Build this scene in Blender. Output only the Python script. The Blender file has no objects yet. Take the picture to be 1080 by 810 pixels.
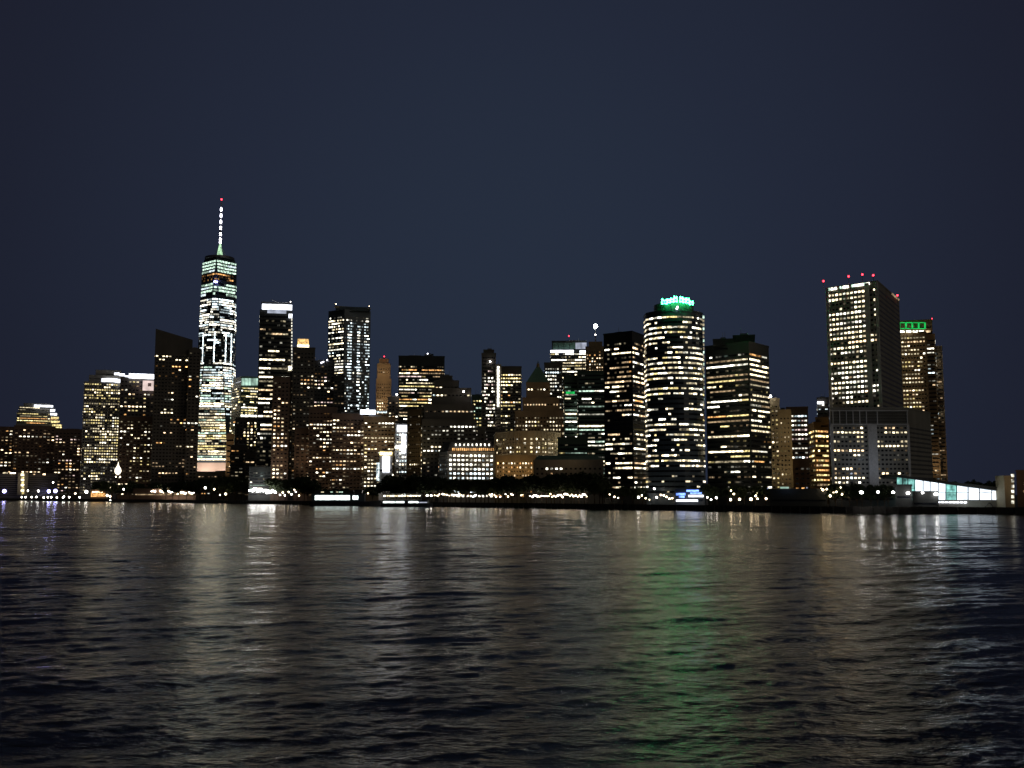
import bpy, math, random
import numpy as np
from mathutils import Vector, Matrix

# ------------------------------------------------------------------ basics
S = bpy.context.scene
COL = S.collection
F, HZ, CH = 1100.0, 521.0, 12.0          # focal length (px of a 1080 wide frame), horizon row, eye height
PIT = math.atan((HZ - 405.0) / F)
CP, SP = math.cos(PIT), math.sin(PIT)
GZ = 3.0                                 # height of the land above the water

def P(px, py, Y):
    """point at distance Y (metres north) seen at photo pixel px,py"""
    u, v = px - 540.0, 405.0 - py
    y = F * CP - v * SP
    z = F * SP + v * CP
    return Vector((u / y * Y, Y, CH + z / y * Y))

def proj(X, Y, Z):
    Z -= CH
    fy = Y * CP + Z * SP
    fz = -Y * SP + Z * CP
    return 540.0 + F * X / fy, 405.0 - F * fz / fy

def shoreY(px):
    xs = [-400, 0, 160, 400, 540, 700, 900, 1080, 1400]
    ys = [527.4, 528.0, 529.8, 533.3, 535.5, 538.3, 541.3, 542.6, 545]
    y = float(np.interp(px, xs, ys))
    return CH * F / (y - HZ)

# ------------------------------------------------------------------ materials
def new_mat(name):
    m = bpy.data.materials.new(name); m.use_nodes = True
    nt = m.node_tree; nt.nodes.clear()
    out = nt.nodes.new('ShaderNodeOutputMaterial')
    return m, nt, out

def wall_mat(name, col, rough=0.75, spec=0.4, scale=0.08, var=0.35, metal=0.0):
    m, nt, out = new_mat(name)
    b = nt.nodes.new('ShaderNodeBsdfPrincipled')
    tc = nt.nodes.new('ShaderNodeTexCoord')
    n = nt.nodes.new('ShaderNodeTexNoise'); n.inputs['Scale'].default_value = scale; n.inputs['Detail'].default_value = 6
    n2 = nt.nodes.new('ShaderNodeTexNoise'); n2.inputs['Scale'].default_value = 1.3; n2.inputs['Detail'].default_value = 3
    mp = nt.nodes.new('ShaderNodeMapping'); mp.inputs['Scale'].default_value = (1, 1, 0.25)
    nt.links.new(tc.outputs['Object'], mp.inputs['Vector'])
    nt.links.new(mp.outputs[0], n.inputs['Vector']); nt.links.new(tc.outputs['Object'], n2.inputs['Vector'])
    mx = nt.nodes.new('ShaderNodeMath'); mx.operation = 'ADD'
    nt.links.new(n.outputs['Fac'], mx.inputs[0]); nt.links.new(n2.outputs['Fac'], mx.inputs[1])
    cr = nt.nodes.new('ShaderNodeMapRange')
    cr.inputs['From Min'].default_value = 0.6; cr.inputs['From Max'].default_value = 1.4
    cr.inputs['To Min'].default_value = 1 - var; cr.inputs['To Max'].default_value = 1 + var
    nt.links.new(mx.outputs[0], cr.inputs['Value'])
    mul = nt.nodes.new('ShaderNodeVectorMath'); mul.operation = 'SCALE'
    mul.inputs[0].default_value = col
    nt.links.new(cr.outputs[0], mul.inputs['Scale'])
    nt.links.new(mul.outputs[0], b.inputs['Base Color'])
    b.inputs['Roughness'].default_value = rough
    b.inputs['Specular IOR Level'].default_value = spec
    b.inputs['Metallic'].default_value = metal
    nt.links.new(b.outputs[0], out.inputs[0])
    return m

def lamp_mat(name, col, k, vary=0.0, vscale=0.25):
    m, nt, out = new_mat(name)
    e = nt.nodes.new('ShaderNodeEmission')
    e.inputs['Color'].default_value = (*col, 1); e.inputs['Strength'].default_value = k
    if vary > 0:
        g = nt.nodes.new('ShaderNodeNewGeometry')
        n = nt.nodes.new('ShaderNodeTexNoise'); n.inputs['Scale'].default_value = vscale; n.inputs['Detail'].default_value = 2
        nt.links.new(g.outputs['Position'], n.inputs['Vector'])
        r = nt.nodes.new('ShaderNodeMapRange')
        r.inputs['From Min'].default_value = 0.28; r.inputs['From Max'].default_value = 0.72
        r.inputs['To Min'].default_value = 1 - vary; r.inputs['To Max'].default_value = 1 + vary
        nt.links.new(n.outputs['Fac'], r.inputs['Value'])
        pw = nt.nodes.new('ShaderNodeMath'); pw.operation = 'POWER'; pw.inputs[1].default_value = 1.6
        mu = nt.nodes.new('ShaderNodeMath'); mu.operation = 'MULTIPLY'; mu.inputs[1].default_value = k
        nt.links.new(r.outputs[0], pw.inputs[0]); nt.links.new(pw.outputs[0], mu.inputs[0])
        nt.links.new(mu.outputs[0], e.inputs['Strength'])
    nt.links.new(e.outputs[0], out.inputs[0])
    return m

WALL = {
 'brown':  wall_mat('brown brick', (0.15, 0.095, 0.07)),
 'dark':   wall_mat('dark stone', (0.10, 0.09, 0.08)),
 'black':  wall_mat('black curtain wall', (0.038, 0.040, 0.040), 0.4, 0.35),
 'blue':   wall_mat('blue steel curtain wall', (0.07, 0.095, 0.12), 0.35, 0.5),
 'green':  wall_mat('green glass curtain wall', (0.06, 0.10, 0.085), 0.35, 0.5),
 'beige':  wall_mat('beige stone', (0.34, 0.28, 0.18)),
 'tan':    wall_mat('tan brick', (0.24, 0.17, 0.10)),
 'grey':   wall_mat('grey concrete', (0.26, 0.245, 0.21)),
 'pale':   wall_mat('pale concrete', (0.5, 0.48, 0.46)),
 'pink':   wall_mat('pale concrete base', (0.62, 0.5, 0.43), var=0.08),
 'metal':  wall_mat('weathered metal', (0.2, 0.2, 0.21), 0.45, 0.5, metal=0.6),
 'roofing': wall_mat('bitumen roofing', (0.05, 0.05, 0.05), 0.9),
 'copper': wall_mat('green copper roof', (0.10, 0.19, 0.15), 0.7),
 'glass':  wall_mat('unlit window glass', (0.012, 0.014, 0.018), 0.12, 0.6, var=0.5),
 'hull':   wall_mat('dark painted hull', (0.03, 0.035, 0.05), 0.4),
 'white':  wall_mat('white painted steel', (0.6, 0.6, 0.62), 0.45),
 'bark':   wall_mat('bark', (0.07, 0.05, 0.035), 0.9, scale=2),
 'leaf':   wall_mat('leaves', (0.035, 0.05, 0.02), 0.7, scale=0.6, var=0.5),
 'seawall': wall_mat('wet stone seawall', (0.05, 0.045, 0.04), 0.8, scale=0.4),
 'ground': wall_mat('ground paving', (0.07, 0.068, 0.065), 0.9, scale=0.05),
 'post':   wall_mat('black painted iron', (0.03, 0.03, 0.03), 0.5),
}
CLR = {'warm': (1, .70, .40), 'cream': (1, .84, .54), 'white': (1, .95, .78), 'cool': (.80, .96, 1), 'green': (.72, 1, .80),
       'amber': (1, .50, .17), 'yellow': (1, .80, .34), 'pink': (1, .74, .68), 'blue': (.25, .4, 1), 'violet': (.62, .55, 1)}
LEVEL = {'h': 3.3, 'm': 1.0, 'l': 0.32, 'd': 0.07}
LIT = {}
for c_, v_ in CLR.items():
    for l_, k_ in LEVEL.items():
        LIT[c_ + l_] = lamp_mat('lit window ' + c_ + ' ' + l_, v_, k_, 0.8, 0.42)
GLOW = {
 'crown_white': lamp_mat('white crown lighting', (.86, .90, 1), 3.2, .35, .15),
 'crown_dim':   lamp_mat('dim crown lighting', (.72, .78, .95), .5, .3, .1),
 'crown_green': lamp_mat('pale green lit glass', (.62, .95, .78), .6, .5, .1),
 'panel_green': lamp_mat('pale green lit floor', (.70, 1, .86), 1.0, .25, .3),
 'pinkish':     lamp_mat('pink lit panel', (1, .78, .72), .75, .2, .1),
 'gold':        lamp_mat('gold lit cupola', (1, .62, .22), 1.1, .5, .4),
 'redlamp':     lamp_mat('red warning lamp', (1, .03, .05), 9),
 'sign':        lamp_mat('green neon tube', (.03, 1, .25), 40),
 'greenband':   lamp_mat('green tube lighting', (.02, .75, .14), 0.75, .3, .3),
 'globe':       lamp_mat('warm lamp globe', (1, .78, .50), 16),
 'globe_white': lamp_mat('white lamp globe', (1, .92, .84), 22),
 'flood':       lamp_mat('white floodlight', (.95, .93, .9), 34),
 'globe_blue':  lamp_mat('violet blue lamp', (.45, .42, 1), 28),
 'beacon':      lamp_mat('white beacon', (.9, 1, .95), 70),
 'mast':        lamp_mat('white mast lamp', (.85, .85, 1), 13),
 'mastgreen':   lamp_mat('green lit mast skirt', (.62, 1, .62), 0.9, .5, .3),
 'hall':        lamp_mat('bright hall glass', (.80, .90, 1), 2.0, .35, .09),
 'hall_teal':   lamp_mat('teal hall glass', (.28, .68, .62), .8, .7, .25),
 'lantern':     lamp_mat('lit canvas', (1, .88, .68), 2.6, .3, .5),
 'boatwin':     lamp_mat('bright ferry cabin', (.86, 1, .95), 2.6, .45, .4),
 'bluesign':    lamp_mat('blue lit canopy', (.18, .32, 1), 2.4, .5, .3),
}

# ------------------------------------------------------------------ mesh accumulators
class Acc:
    def __init__(s): s.v = []; s.f = []; s.mi = []; s.mats = []
    def mat(s, m):
        if m not in s.mats: s.mats.append(m)
        return s.mats.index(m)
    def add(s, vs, fs, m):
        o = len(s.v); i = s.mat(m)
        s.v.extend(vs); s.f.extend([tuple(a + o for a in f) for f in fs]); s.mi.extend([i] * len(fs))
    def prism(s, poly, z0, z1, m, top=None, cap=None):
        n = len(poly); top = top or poly
        vs = [(p[0], p[1], z0) for p in poly] + [(p[0], p[1], z1) for p in top]
        fs = [(i, (i + 1) % n, n + (i + 1) % n, n + i) for i in range(n)]
        s.add(vs, fs, m); s.add([(p[0], p[1], z1) for p in top], [tuple(range(n))], cap or m)
        s.add([(p[0], p[1], z0) for p in poly], [tuple(reversed(range(n)))], m)
    def fbox(s, c, t, w, h, d0, d1, m):
        """box on a facade: c = centre on the wall, t = tangent (2D), standing d0..d1 proud of the wall"""
        n = (t[1], -t[0]); hw, hh = w / 2, h / 2
        vs = []
        for d in (d0, d1):
            for a, b in ((-hw, -hh), (hw, -hh), (hw, hh), (-hw, hh)):
                vs.append((c[0] + t[0] * a + n[0] * d, c[1] + t[1] * a + n[1] * d, c[2] + b))
        s.add(vs, [(4, 5, 6, 7), (0, 4, 7, 3), (5, 1, 2, 6), (7, 6, 2, 3), (0, 1, 5, 4)], m)
    def box(s, x0, y0, z0, x1, y1, z1, m):
        s.prism([(x0, y0), (x1, y0), (x1, y1), (x0, y1)], z0, z1, m)
    def tube(s, a, b, r0, r1, m, n=8):
        a, b = Vector(a), Vector(b); d = (b - a).normalized()
        u = d.orthogonal().normalized(); w = d.cross(u)
        vs = []
        for c, r in ((a, r0), (b, r1)):
            for i in range(n):
                q = c + (u * math.cos(2 * math.pi * i / n) + w * math.sin(2 * math.pi * i / n)) * r
                vs.append(tuple(q))
        fs = [(i, (i + 1) % n, n + (i + 1) % n, n + i) for i in range(n)]
        fs += [tuple(range(n))[::-1], tuple(range(n, 2 * n))]
        s.add(vs, fs, m)
    def ball(s, c, r, m, n=8, k=6, sz=1.0):
        vs = [(c[0], c[1], c[2] - r * sz)]
        for j in range(1, k):
            a = math.pi * j / k
            for i in range(n):
                b = 2 * math.pi * i / n
                vs.append((c[0] + r * math.sin(a) * math.cos(b), c[1] + r * math.sin(a) * math.sin(b), c[2] - r * sz * math.cos(a)))
        vs.append((c[0], c[1], c[2] + r * sz)); L = len(vs) - 1
        fs = [(0, 1 + (i + 1) % n, 1 + i) for i in range(n)]
        for j in range(k - 2):
            o = 1 + j * n
            fs += [(o + i, o + (i + 1) % n, o + n + (i + 1) % n, o + n + i) for i in range(n)]
        o = 1 + (k - 2) * n
        fs += [(o + i, o + (i + 1) % n, L) for i in range(n)]
        s.add(vs, fs, m)
    def build(s, name, parent=None, org=(0, 0, 0), smooth=False):
        if not s.v: return None
        me = bpy.data.meshes.new(name)
        o = np.array(org)
        me.from_pydata([tuple(p) for p in (np.array(s.v) - o)], [], s.f)
        for m in s.mats: me.materials.append(m)
        me.polygons.foreach_set('material_index', s.mi)
        if smooth: me.polygons.foreach_set('use_smooth', [True] * len(s.f))
        me.update()
        ob = bpy.data.objects.new(name, me); COL.objects.link(ob)
        if parent: ob.parent = parent
        else: ob.location = org
        return ob

def tag(o, label=None, cat=None, group=None, kind=None):
    if label: o['label'] = label
    if cat: o['category'] = cat
    if group: o['group'] = group
    if kind: o['kind'] = kind
    return o
def empty(name, loc, label, cat, group=None, rz=0):
    o = bpy.data.objects.new(name, None); COL.objects.link(o); o.location = loc; o.rotation_euler = (0, 0, rz)
    o.empty_display_size = 1
    return tag(o, label, cat, group)
def copy_tree(o, parent=None):
    c = o.copy(); COL.objects.link(c); c.parent = parent
    for ch in list(o.children): copy_tree(ch, c)
    return c

_wm = {}
def win_mesh(key):
    if key not in _wm:
        a = Acc(); a.fbox((0, 0, 0), (1, 0), 1, 1, 0, 1, LIT[key])
        me = bpy.data.meshes.new('window'); me.from_pydata(a.v, [], a.f); me.materials.append(LIT[key]); _wm[key] = me
    return _wm[key]

# ------------------------------------------------------------------ buildings
class Bld:
    def __init__(s, kind, label, cat, wall='dark', seed=None):
        s.kind, s.label, s.cat = kind, label, cat
        s.rng = random.Random(seed if seed is not None else label)
        s.wm = WALL[wall]; s.wall = Acc(); s.roof = Acc(); s.dark = Acc(); s.pier = Acc(); s.ledge = Acc()
        s.lit = []; s.dimw = []; s.ant = []; s.extra = []; s.org = None
    def foot(s, xl, xr, y, D, T=32, xc=None, Dl=None, Dr=None):
        """footprint: front-facing box, or a parallelogram whose near corner is at xc"""
        if xc is None:
            a, b = P(xl, y, D), P(xr, y, D)
            c = Vector(((a.x + b.x) / 2, D)); r = c.normalized(); pr = Vector((r.y, -r.x))
            w = (b.x - a.x) * abs(pr.x) * 1.0
            fl, fr = c - pr * w / 2, c + pr * w / 2
            poly = [fl, fr, fr + r * T, fl + r * T]
        else:
            a, c, b = P(xl, y, Dl or D * 1.03), P(xc, y, D), P(xr, y, Dr or D * 1.03)
            a, b, c = Vector((a.x, a.y)), Vector((b.x, b.y)), Vector((c.x, c.y))
            poly = [a, c, b, a + b - c]
        return [(p[0], p[1]) for p in poly]
    def vol(s, xl, xr, ytop, D=None, T=32, xc=None, Dl=None, Dr=None, ybot=None, poly=None, roof='parapet', yref=None, **st):
        s.D = D = D or s.D
        poly = poly or s.foot(xl, xr, yref or ytop, D, T, xc, Dl, Dr)
        z1 = P(0, ytop, D).z
        z0 = GZ if ybot is None else P(0, ybot, D).z
        if s.org is None:
            s.org = (sum(p[0] for p in poly) / len(poly), sum(p[1] for p in poly) / len(poly), GZ)
        s.wall.prism(poly, z0, z1, s.wm, cap=WALL['roofing'])
        cx = sum(p[0] for p in poly) / len(poly); cy = sum(p[1] for p in poly) / len(poly)
        n = len(poly)
        if roof:
            for i in range(n):
                a, b = Vector(poly[i]), Vector(poly[(i + 1) % n]); t = (b - a); L = t.length
                if L < .1: continue
                t /= L
                s.ledge.fbox(((a.x + b.x) / 2, (a.y + b.y) / 2, z1 + .35), t, L + .5, 1.3, -.45, .3, s.wm)
            if roof == 'parapet' and n <= 4:
                f = s.rng.uniform(.25, .45); g = s.rng.uniform(-.15, .15)
                e1 = Vector(poly[1]) - Vector(poly[0]); e2 = Vector(poly[-1]) - Vector(poly[0])
                c = Vector((cx, cy)) + e1 * g
                q = [c - e1 * f / 2 - e2 * .25, c + e1 * f / 2 - e2 * .25, c + e1 * f / 2 + e2 * .25, c - e1 * f / 2 + e2 * .25]
                s.roof.prism([tuple(p) for p in q], z1 - .2, z1 + s.rng.uniform(2.0, 3.2), WALL['metal'], cap=WALL['roofing'])
                if z1 > 70:
                    for _ in range(2): c2 = c + e1 * s.rng.uniform(-.3, .3); s.ant.append((c2.x, c2.y, z1, s.rng.uniform(4, 9)))
        for i in range(n):
            a, b = Vector(poly[i]), Vector(poly[(i + 1) % n]); t = (b - a)
            nn = Vector((t.y, -t.x)).normalized(); mid = (a + b) / 2
            if nn.dot(-mid.normalized()) < -.12: continue
            stf = dict(st)
            if 'faces' in st and i in st['faces']: stf.update(st['faces'][i])
            stf.pop('faces', None)
            if stf.get('blank'): continue
            s.facade(a, b, z0, z1, **stf)
        return poly, z0, z1
    def facade(s, a, b, z0, z1, mode='strip', fh=4.0, bay=3.2, ww=.78, wh=.42, p=.3, run=None, fv=None, pal=(('creamh', 3), ('whitem', 1)),
               mask=None, top=5.0, bot=5.0, piers=0, margin=1.0, colpick=.65, maxrun=9, rowoff=0, dim=.26, lerp=None, ywin=None):
        if run is None: run = 1.5 if mode == 'punch' else 4
        if fv is None: fv = .55 if mode == 'punch' else .9
        t = b - a; L = t.length
        if L < 4: return
        t = t / L; wh *= .68; ww *= .88
        nb = max(1, int(round((L - 2 * margin) / bay))); bw = (L - 2 * margin) / nb
        nf = max(1, int((z1 - top - z0 - bot) / fh))
        keys = [k for k, w in pal]; ws = [w for k, w in pal]
        rng = s.rng
        for f in range(nf):
            zc = z1 - top - (f + .5) * fh
            fac = max(0.0, 1 + fv * rng.choice([-1, -.8, -.5, -.1, .1, .4, .9, 1.6]))
            fkey = rng.choices(keys, ws)[0]
            if lerp: a, b = lerp(zc); t = b - a; L = t.length; t = t / L; bw = (L - 2 * margin) / nb
            st = None; runs = []; cur = None; dims = []
            if mode == 'strip':
                c = a + t * (L / 2)
                s.dark.fbox((c.x, c.y, zc), t, L - 2 * margin, fh * wh * 1.08, 0.0, .06, WALL['glass'])
            for j in range(nb):
                u = margin + (j + .5) * bw; q = a + t * u
                pp = p
                px, py = proj(q.x, q.y, zc); s.row = f
                if ywin and not (ywin[0] <= py <= ywin[1]): pp = 0; fac_ = 1
                elif mask:
                    r = mask(px, py)
                    if r is None: r = p
                    if isinstance(r, tuple): pp, fac_ = r[0], 1
                    else: pp, fac_ = r, fac
                else: fac_ = fac
                pr = min(1, pp * fac_) if pp < 1 else 1
                if mode == 'punch':
                    s.dark.fbox((q.x, q.y, zc), t, bw * ww, fh * wh, 0.0, .06, WALL['glass'])
                if st is None or pr in (0, 1) or rng.random() < 1.0 / run: st = rng.random() < pr
                if st:
                    key = fkey if rng.random() < colpick else rng.choices(keys, ws)[0]
                    if mode == 'punch': runs.append((j, 1, key)); cur = None
                    elif cur and cur[1] < maxrun and runs[-1][0] + runs[-1][1] == j and rng.random() > .12:
                        runs[-1] = (runs[-1][0], runs[-1][1] + 1, runs[-1][2]); cur = runs[-1]
                    else: runs.append((j, 1, key)); cur = runs[-1]
                else:
                    cur = None
                    if rng.random() < dim and pr > 0: dims.append(j)
            for j in dims:
                u = margin + (j + .5) * bw; q = a + t * u
                s.dimw.append((q.x, q.y, zc, t.x, t.y, bw * ww, fh * wh, fkey[:-1] + ('d' if rng.random() < .75 else 'l')))
            for j, k, key in runs:
                if key[-1] == 'h' and rng.random() < .28: key = key[:-1] + 'm'
                elif key[-1] in 'hm' and rng.random() < .14: key = key[:-1] + 'l'
                u = margin + (j + k / 2) * bw; q = a + t * u
                w = (k - 1) * bw + bw * ww
                s.lit.append((q.x, q.y, zc, t.x, t.y, w, fh * wh * rng.uniform(.8, 1.1), key))
        if piers:
            for j in range(0, nb + 1, piers):
                q = a + t * (margin + j * bw)
                s.pier.fbox((q.x, q.y, (z0 + z1) / 2), t, .55, z1 - z0 - .5, 0, .45, s.wm)
    def band(s, xl, xr, y0, y1, D, key, name='crown_light', d=.5, thick=.6, side=None):
        """lit band standing just in front of the wall at distance D"""
        a, b = P(xl, (y0 + y1) / 2, D - d), P(xr, (y0 + y1) / 2, D - d)
        c = Vector(((a.x + b.x) / 2, (a.y + b.y) / 2)); r = c.normalized(); t = Vector((r.y, -r.x))
        if side: t = side
        h = P(0, y0, D).z - P(0, y1, D).z
        ac = Acc(); m = GLOW[key] if key in GLOW else (LIT[key] if key in LIT else WALL[key])
        ac.fbox((c.x, c.y, (a.z + b.z) / 2), t, (b.x - a.x) * abs(r.y), h, -thick, 0, m)
        s.extra.append((name, ac))
    def part(s, name, ac): s.extra.append((name, ac))
    def redlamp(s, px, py, D, r=.6, key='redlamp', name='warning_lamp', drop=None):
        c = P(px, py, D); ac = Acc(); ac.ball(c, r, GLOW[key])
        s.extra.append((name, ac))
        ac = Acc(); z = P(0, drop, D).z if drop else c.z - 3
        ac.tube((c.x, c.y, z - 1), (c.x, c.y, c.z - r * .8), .22, .15, WALL['metal'], 6); s.extra.append(('antenna_mast', ac))
    def done(s, cap=90):
        for (cx, cy, z, hh) in s.ant:
            a_ = Acc(); a_.tube((cx, cy, z), (cx, cy, z + hh), .22, .08, WALL['metal'], 5); s.extra.append(('antenna', a_))
        root = empty(s.kind, s.org, s.label, s.cat)
        s.wall.build('wall', root, s.org)
        for nm, ac in (('parapet', s.ledge), ('roof_house', s.roof), ('facade_pier', s.pier)):
            ac.build(nm, root, s.org)
        d = s.dark.build('window_glass', root, s.org)
        if d: tag(d, kind='stuff')
        for nm, ac in s.extra: ac.build(nm, root, s.org)
        s.lit.sort(key=lambda w: -w[5] * w[6])
        rest = Acc(); ox, oy, oz = s.org
        for i, (x, y, z, tx, ty, w, h, key) in enumerate(s.lit):
            if i < cap:
                o = bpy.data.objects.new('window', win_mesh(key)); COL.objects.link(o); o.parent = root
                o.location = (x - ox, y - oy, z - oz); o.rotation_euler = (0, 0, math.atan2(ty, tx)); o.scale = (w, .14, h)
            else:
                rest.fbox((x, y, z), (tx, ty), w, h, 0, .14, LIT[key])
        for (x, y, z, tx, ty, w, h, key) in s.dimw: rest.fbox((x, y, z), (tx, ty), w, h, 0, .12, LIT[key])
        r = rest.build('lit_window', root, s.org)
        if r: tag(r, kind='stuff')
        return root

WARMS = (('warmh', 3), ('creamh', 3), ('whiteh', 2), ('warmm', 2), ('amberm', 1), ('warml', 2))
CREAM = (('creamh', 5), ('whiteh', 3), ('creamm', 3), ('yellowm', 2), ('creaml', 2))
OFFICE = (('creamh', 4), ('whiteh', 3), ('yellowm', 2), ('creamm', 2), ('warml', 2), ('amberm', .5))
COOL = (('whiteh', 4), ('coolh', 3), ('coolm', 2), ('whitem', 2))
GREENS = (('greenm', 3), ('whiteh', 3), ('greenl', 2), ('creamh', 2))
YELLOW = (('yellowh', 3), ('creamh', 2), ('yellowm', 3), ('amberm', 1))

bx = (lambda x0, x1, y0, y1: (lambda x, y: x0 <= x <= x1 and y0 <= y <= y1))
def zones(*zs, default=0.0):
    """zs: (x0,x1,y0,y1,prob); first hit wins. prob as a tuple switches the per-floor variation off"""
    def f(x, y):
        for x0, x1, y0, y1, p in zs:
            if x0 <= x <= x1 and y0 <= y <= y1: return p
        return default
    return f

# ---- far left cluster
b = Bld('apartment_block', 'low brown apartment block with scattered warm windows at the far left edge', 'apartment building', 'brown')
b.vol(-30, 15, 450, 2150, 40, mode='punch', fh=6.5, bay=8, ww=.6, wh=.45, p=.28, pal=WARMS); b.done()
b = Bld('apartment_block', 'brown apartment block with a few large warm windows before the curved white crowned tower', 'apartment building', 'brown')
b.vol(15, 59, 449.5, 2120, 40, mode='punch', fh=6.5, bay=7.5, ww=.6, wh=.45, p=.22, pal=WARMS); b.done()
b = Bld('apartment_block', 'dark brown apartment block with reddish and cream windows left of the white banded office tower', 'apartment building', 'brown')
b.vol(58, 90, 453, 2090, 40, mode='punch', fh=6, bay=6.5, ww=.6, wh=.45, p=.28, pal=WARMS + (('pinkm', 2),)); b.done()
b = Bld('office_tower', 'distant tower with a rounded top under bright bluish white light bands', 'skyscraper', 'grey')
D = 2500
b.vol(17, 66, 447, D, 60, mode='strip', fh=5.5, bay=5, p=.5, pal=YELLOW, roof=None)
b.vol(18, 61, 435, D + 6, 45, ybot=448, mode='strip', fh=5.5, bay=5, p=.7, fv=.4, pal=YELLOW, top=1, bot=.5, roof=None)
b.vol(20, 57, 428.5, D + 12, 35, ybot=436, mode='strip', fh=5.5, bay=5, p=.2, top=1, bot=1, roof=None)
b.vol(25, 53, 426, D + 18, 25, ybot=429, mode='strip', p=0, roof='edge')
b.band(21, 52, 430.6, 435.4, D + 12, 'crown_white'); b.band(36, 56, 427.2, 429.2, D + 12, 'crown_white')
for k, (x0, x1, y) in enumerate([(53, 58, 433), (53, 60, 437), (54, 62, 441), (54, 63, 445), (55, 65, 449)]):
    b.band(x0, x1, y - 1.3, y + .9, D - 3, 'yellowm' if k > 1 else 'crown_white', 'corner_window')
b.done()
b = Bld('office_tower', 'office tower with a curved white light band above a dense grid of cream windows', 'skyscraper', 'grey')
D = 1950
b.vol(89, 133, 403, D, 45, mode='punch', fh=5.2, bay=4.3, ww=.72, wh=.62, p=.66, fv=.45, run=2, pal=CREAM + (('yellowm', 3),), roof=None, top=2,
      mask=zones((80, 140, 400, 441, .5), (80, 140, 441, 448, (.97,)), (90, 127, 448, 470, (.75,)), (88, 124, 470, 487.5, (.97,)), (80, 140, 487.5, 492, .2), (95, 103, 492, 512, .5), default=.05))
b.vol(94, 131, 396, D + 5, 35, ybot=403, mode='strip', p=0, roof=None)
b.vol(101, 128, 391, D + 9, 25, ybot=397, mode='strip', p=0)
for k in range(9):      # the crown band bows upward
    x0 = 94.5 + k * 4.2; e = abs(k - 4) / 4.0; b.band(x0, x0 + 4.3, 399 + e * e * 1.8, 402.6 + e * e * 1.8, D + 3, 'crown_white')
b.band(103, 106.5, 392.6, 394.4, D + 8, 'crown_white'); b.done()
b = Bld('office_tower', 'office tower with flat white light band and pinkish panel at its top right corner', 'skyscraper', 'dark')
D = 1900
b.vol(127, 164, 398, D, 40, mode='punch', fh=7.5, bay=6.5, ww=.62, wh=.45, p=.3, pal=WARMS + (('yellowm', 3),), mask=zones((149, 165, 395, 416, 0), (120, 150, 400, 480, .34), default=.16), roof=None)
for x0, x1, y0, y1 in [(120.5, 126, 393, 395.5), (126, 131.5, 394, 396.5), (131.5, 136, 396, 399), (136, 163.5, 394.3, 399.3)]:
    b.band(x0, x1, y0, y1, D - 2, 'crown_white')
b.band(150.5, 163, 401.5, 412, D - 1, 'pinkish', 'lit_panel'); b.band(156, 159.5, 404, 407.5, D - 2, 'dark', 'emblem', d=1.5); b.done()

# ---- dark slanted tower
b = Bld('apartment_tower', 'tall dark brown tower with a slanted roof and few orange windows', 'skyscraper', 'dark')
D = 1620
m = zones((160, 214, 340, 371, 0), (160, 200, 371, 381, .3), (160, 200, 388, 408, .06), (198, 213, 394, 412, (.35,)), (172, 213, 412, 425, .08), (172, 213, 437, 448, .35), (160, 213, 466, 505, .17), default=.03)
poly, z0, z1 = b.vol(163.5, 203, 371, D, 34, mode='punch', fh=5.2, bay=5.0, ww=.66, wh=.5, p=.2, pal=WARMS + (('amberh', 2),), mask=m, roof=None, dim=.06)
zl, zr = P(0, 347.5, D).z, P(0, 357.5, D).z
a_ = Acc(); pl = [Vector(q) for q in poly]
vs = [(q.x, q.y, z1) for q in pl] + [(pl[0].x, pl[0].y, zl), (pl[1].x, pl[1].y, zr), (pl[2].x, pl[2].y, zr), (pl[3].x, pl[3].y, zl)]
a_.add(vs, [(0, 1, 5, 4), (1, 2, 6, 5), (2, 3, 7, 6), (3, 0, 4, 7)], b.wm); a_.add(vs[4:], [(0, 1, 2, 3)], WALL['roofing']); b.part('slanted_roof', a_)
b.vol(199, 212, 367.5, D - 8, 34, mode='punch', fh=5.2, bay=5.0, ww=.66, wh=.5, p=.2, pal=WARMS + (('amberh', 2),), mask=m, dim=.06); b.done()
b = Bld('apartment_block', 'dark low block with scattered cream windows at the foot of the slanted roof tower', 'apartment building', 'brown')
b.vol(126, 164, 440, 1660, 34, mode='punch', fh=5.2, bay=5, ww=.6, wh=.45, p=.2, pal=CREAM); b.done()

# ---- tallest tower: square base, square top turned by 45 degrees
b = Bld('skyscraper', 'tallest tower tapering to a white lit spire with a red lamp at its tip', 'skyscraper', 'blue')
D = 1780
base_c = P(224.2, 505, D); H = P(0, 278, D).z; ZB = P(0, 488.5, D).z
hs = (P(243.6, 505, D).x - P(207, 505, D).x) / 2
ang = math.radians(5)
cb = Vector((base_c.x + 1, D))
bs = [cb + Vector((math.cos(ang + math.radians(a)), math.sin(ang + math.radians(a)))) * hs * math.sqrt(2) for a in (225, 315, 45, 135)]
tp = [(bs[i] + bs[(i + 1) % 4]) / 2 for i in range(4)]
b.org = (cb.x, cb.y, GZ)
vs = [(q.x, q.y, ZB) for q in bs] + [(q.x, q.y, H) for q in tp]
fs = []
for i in range(4): fs += [(i, (i + 1) % 4, 4 + i), ((i + 1) % 4, 4 + (i + 1) % 4, 4 + i)]
fs.append((4, 5, 6, 7)); b.wall.add(vs, fs, b.wm)
a_ = Acc(); a_.prism([tuple(q) for q in bs], GZ, ZB, WALL['pink']); b.part('base', a_)
def octo(z):
    f = (z - ZB) / (H - ZB); r = []
    for i in range(4):
        # ring at height z: two points per base corner
        r.append(bs[i].lerp(tp[(i - 1) % 4], f)); r.append(bs[i].lerp(tp[i], f))
    return r
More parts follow.
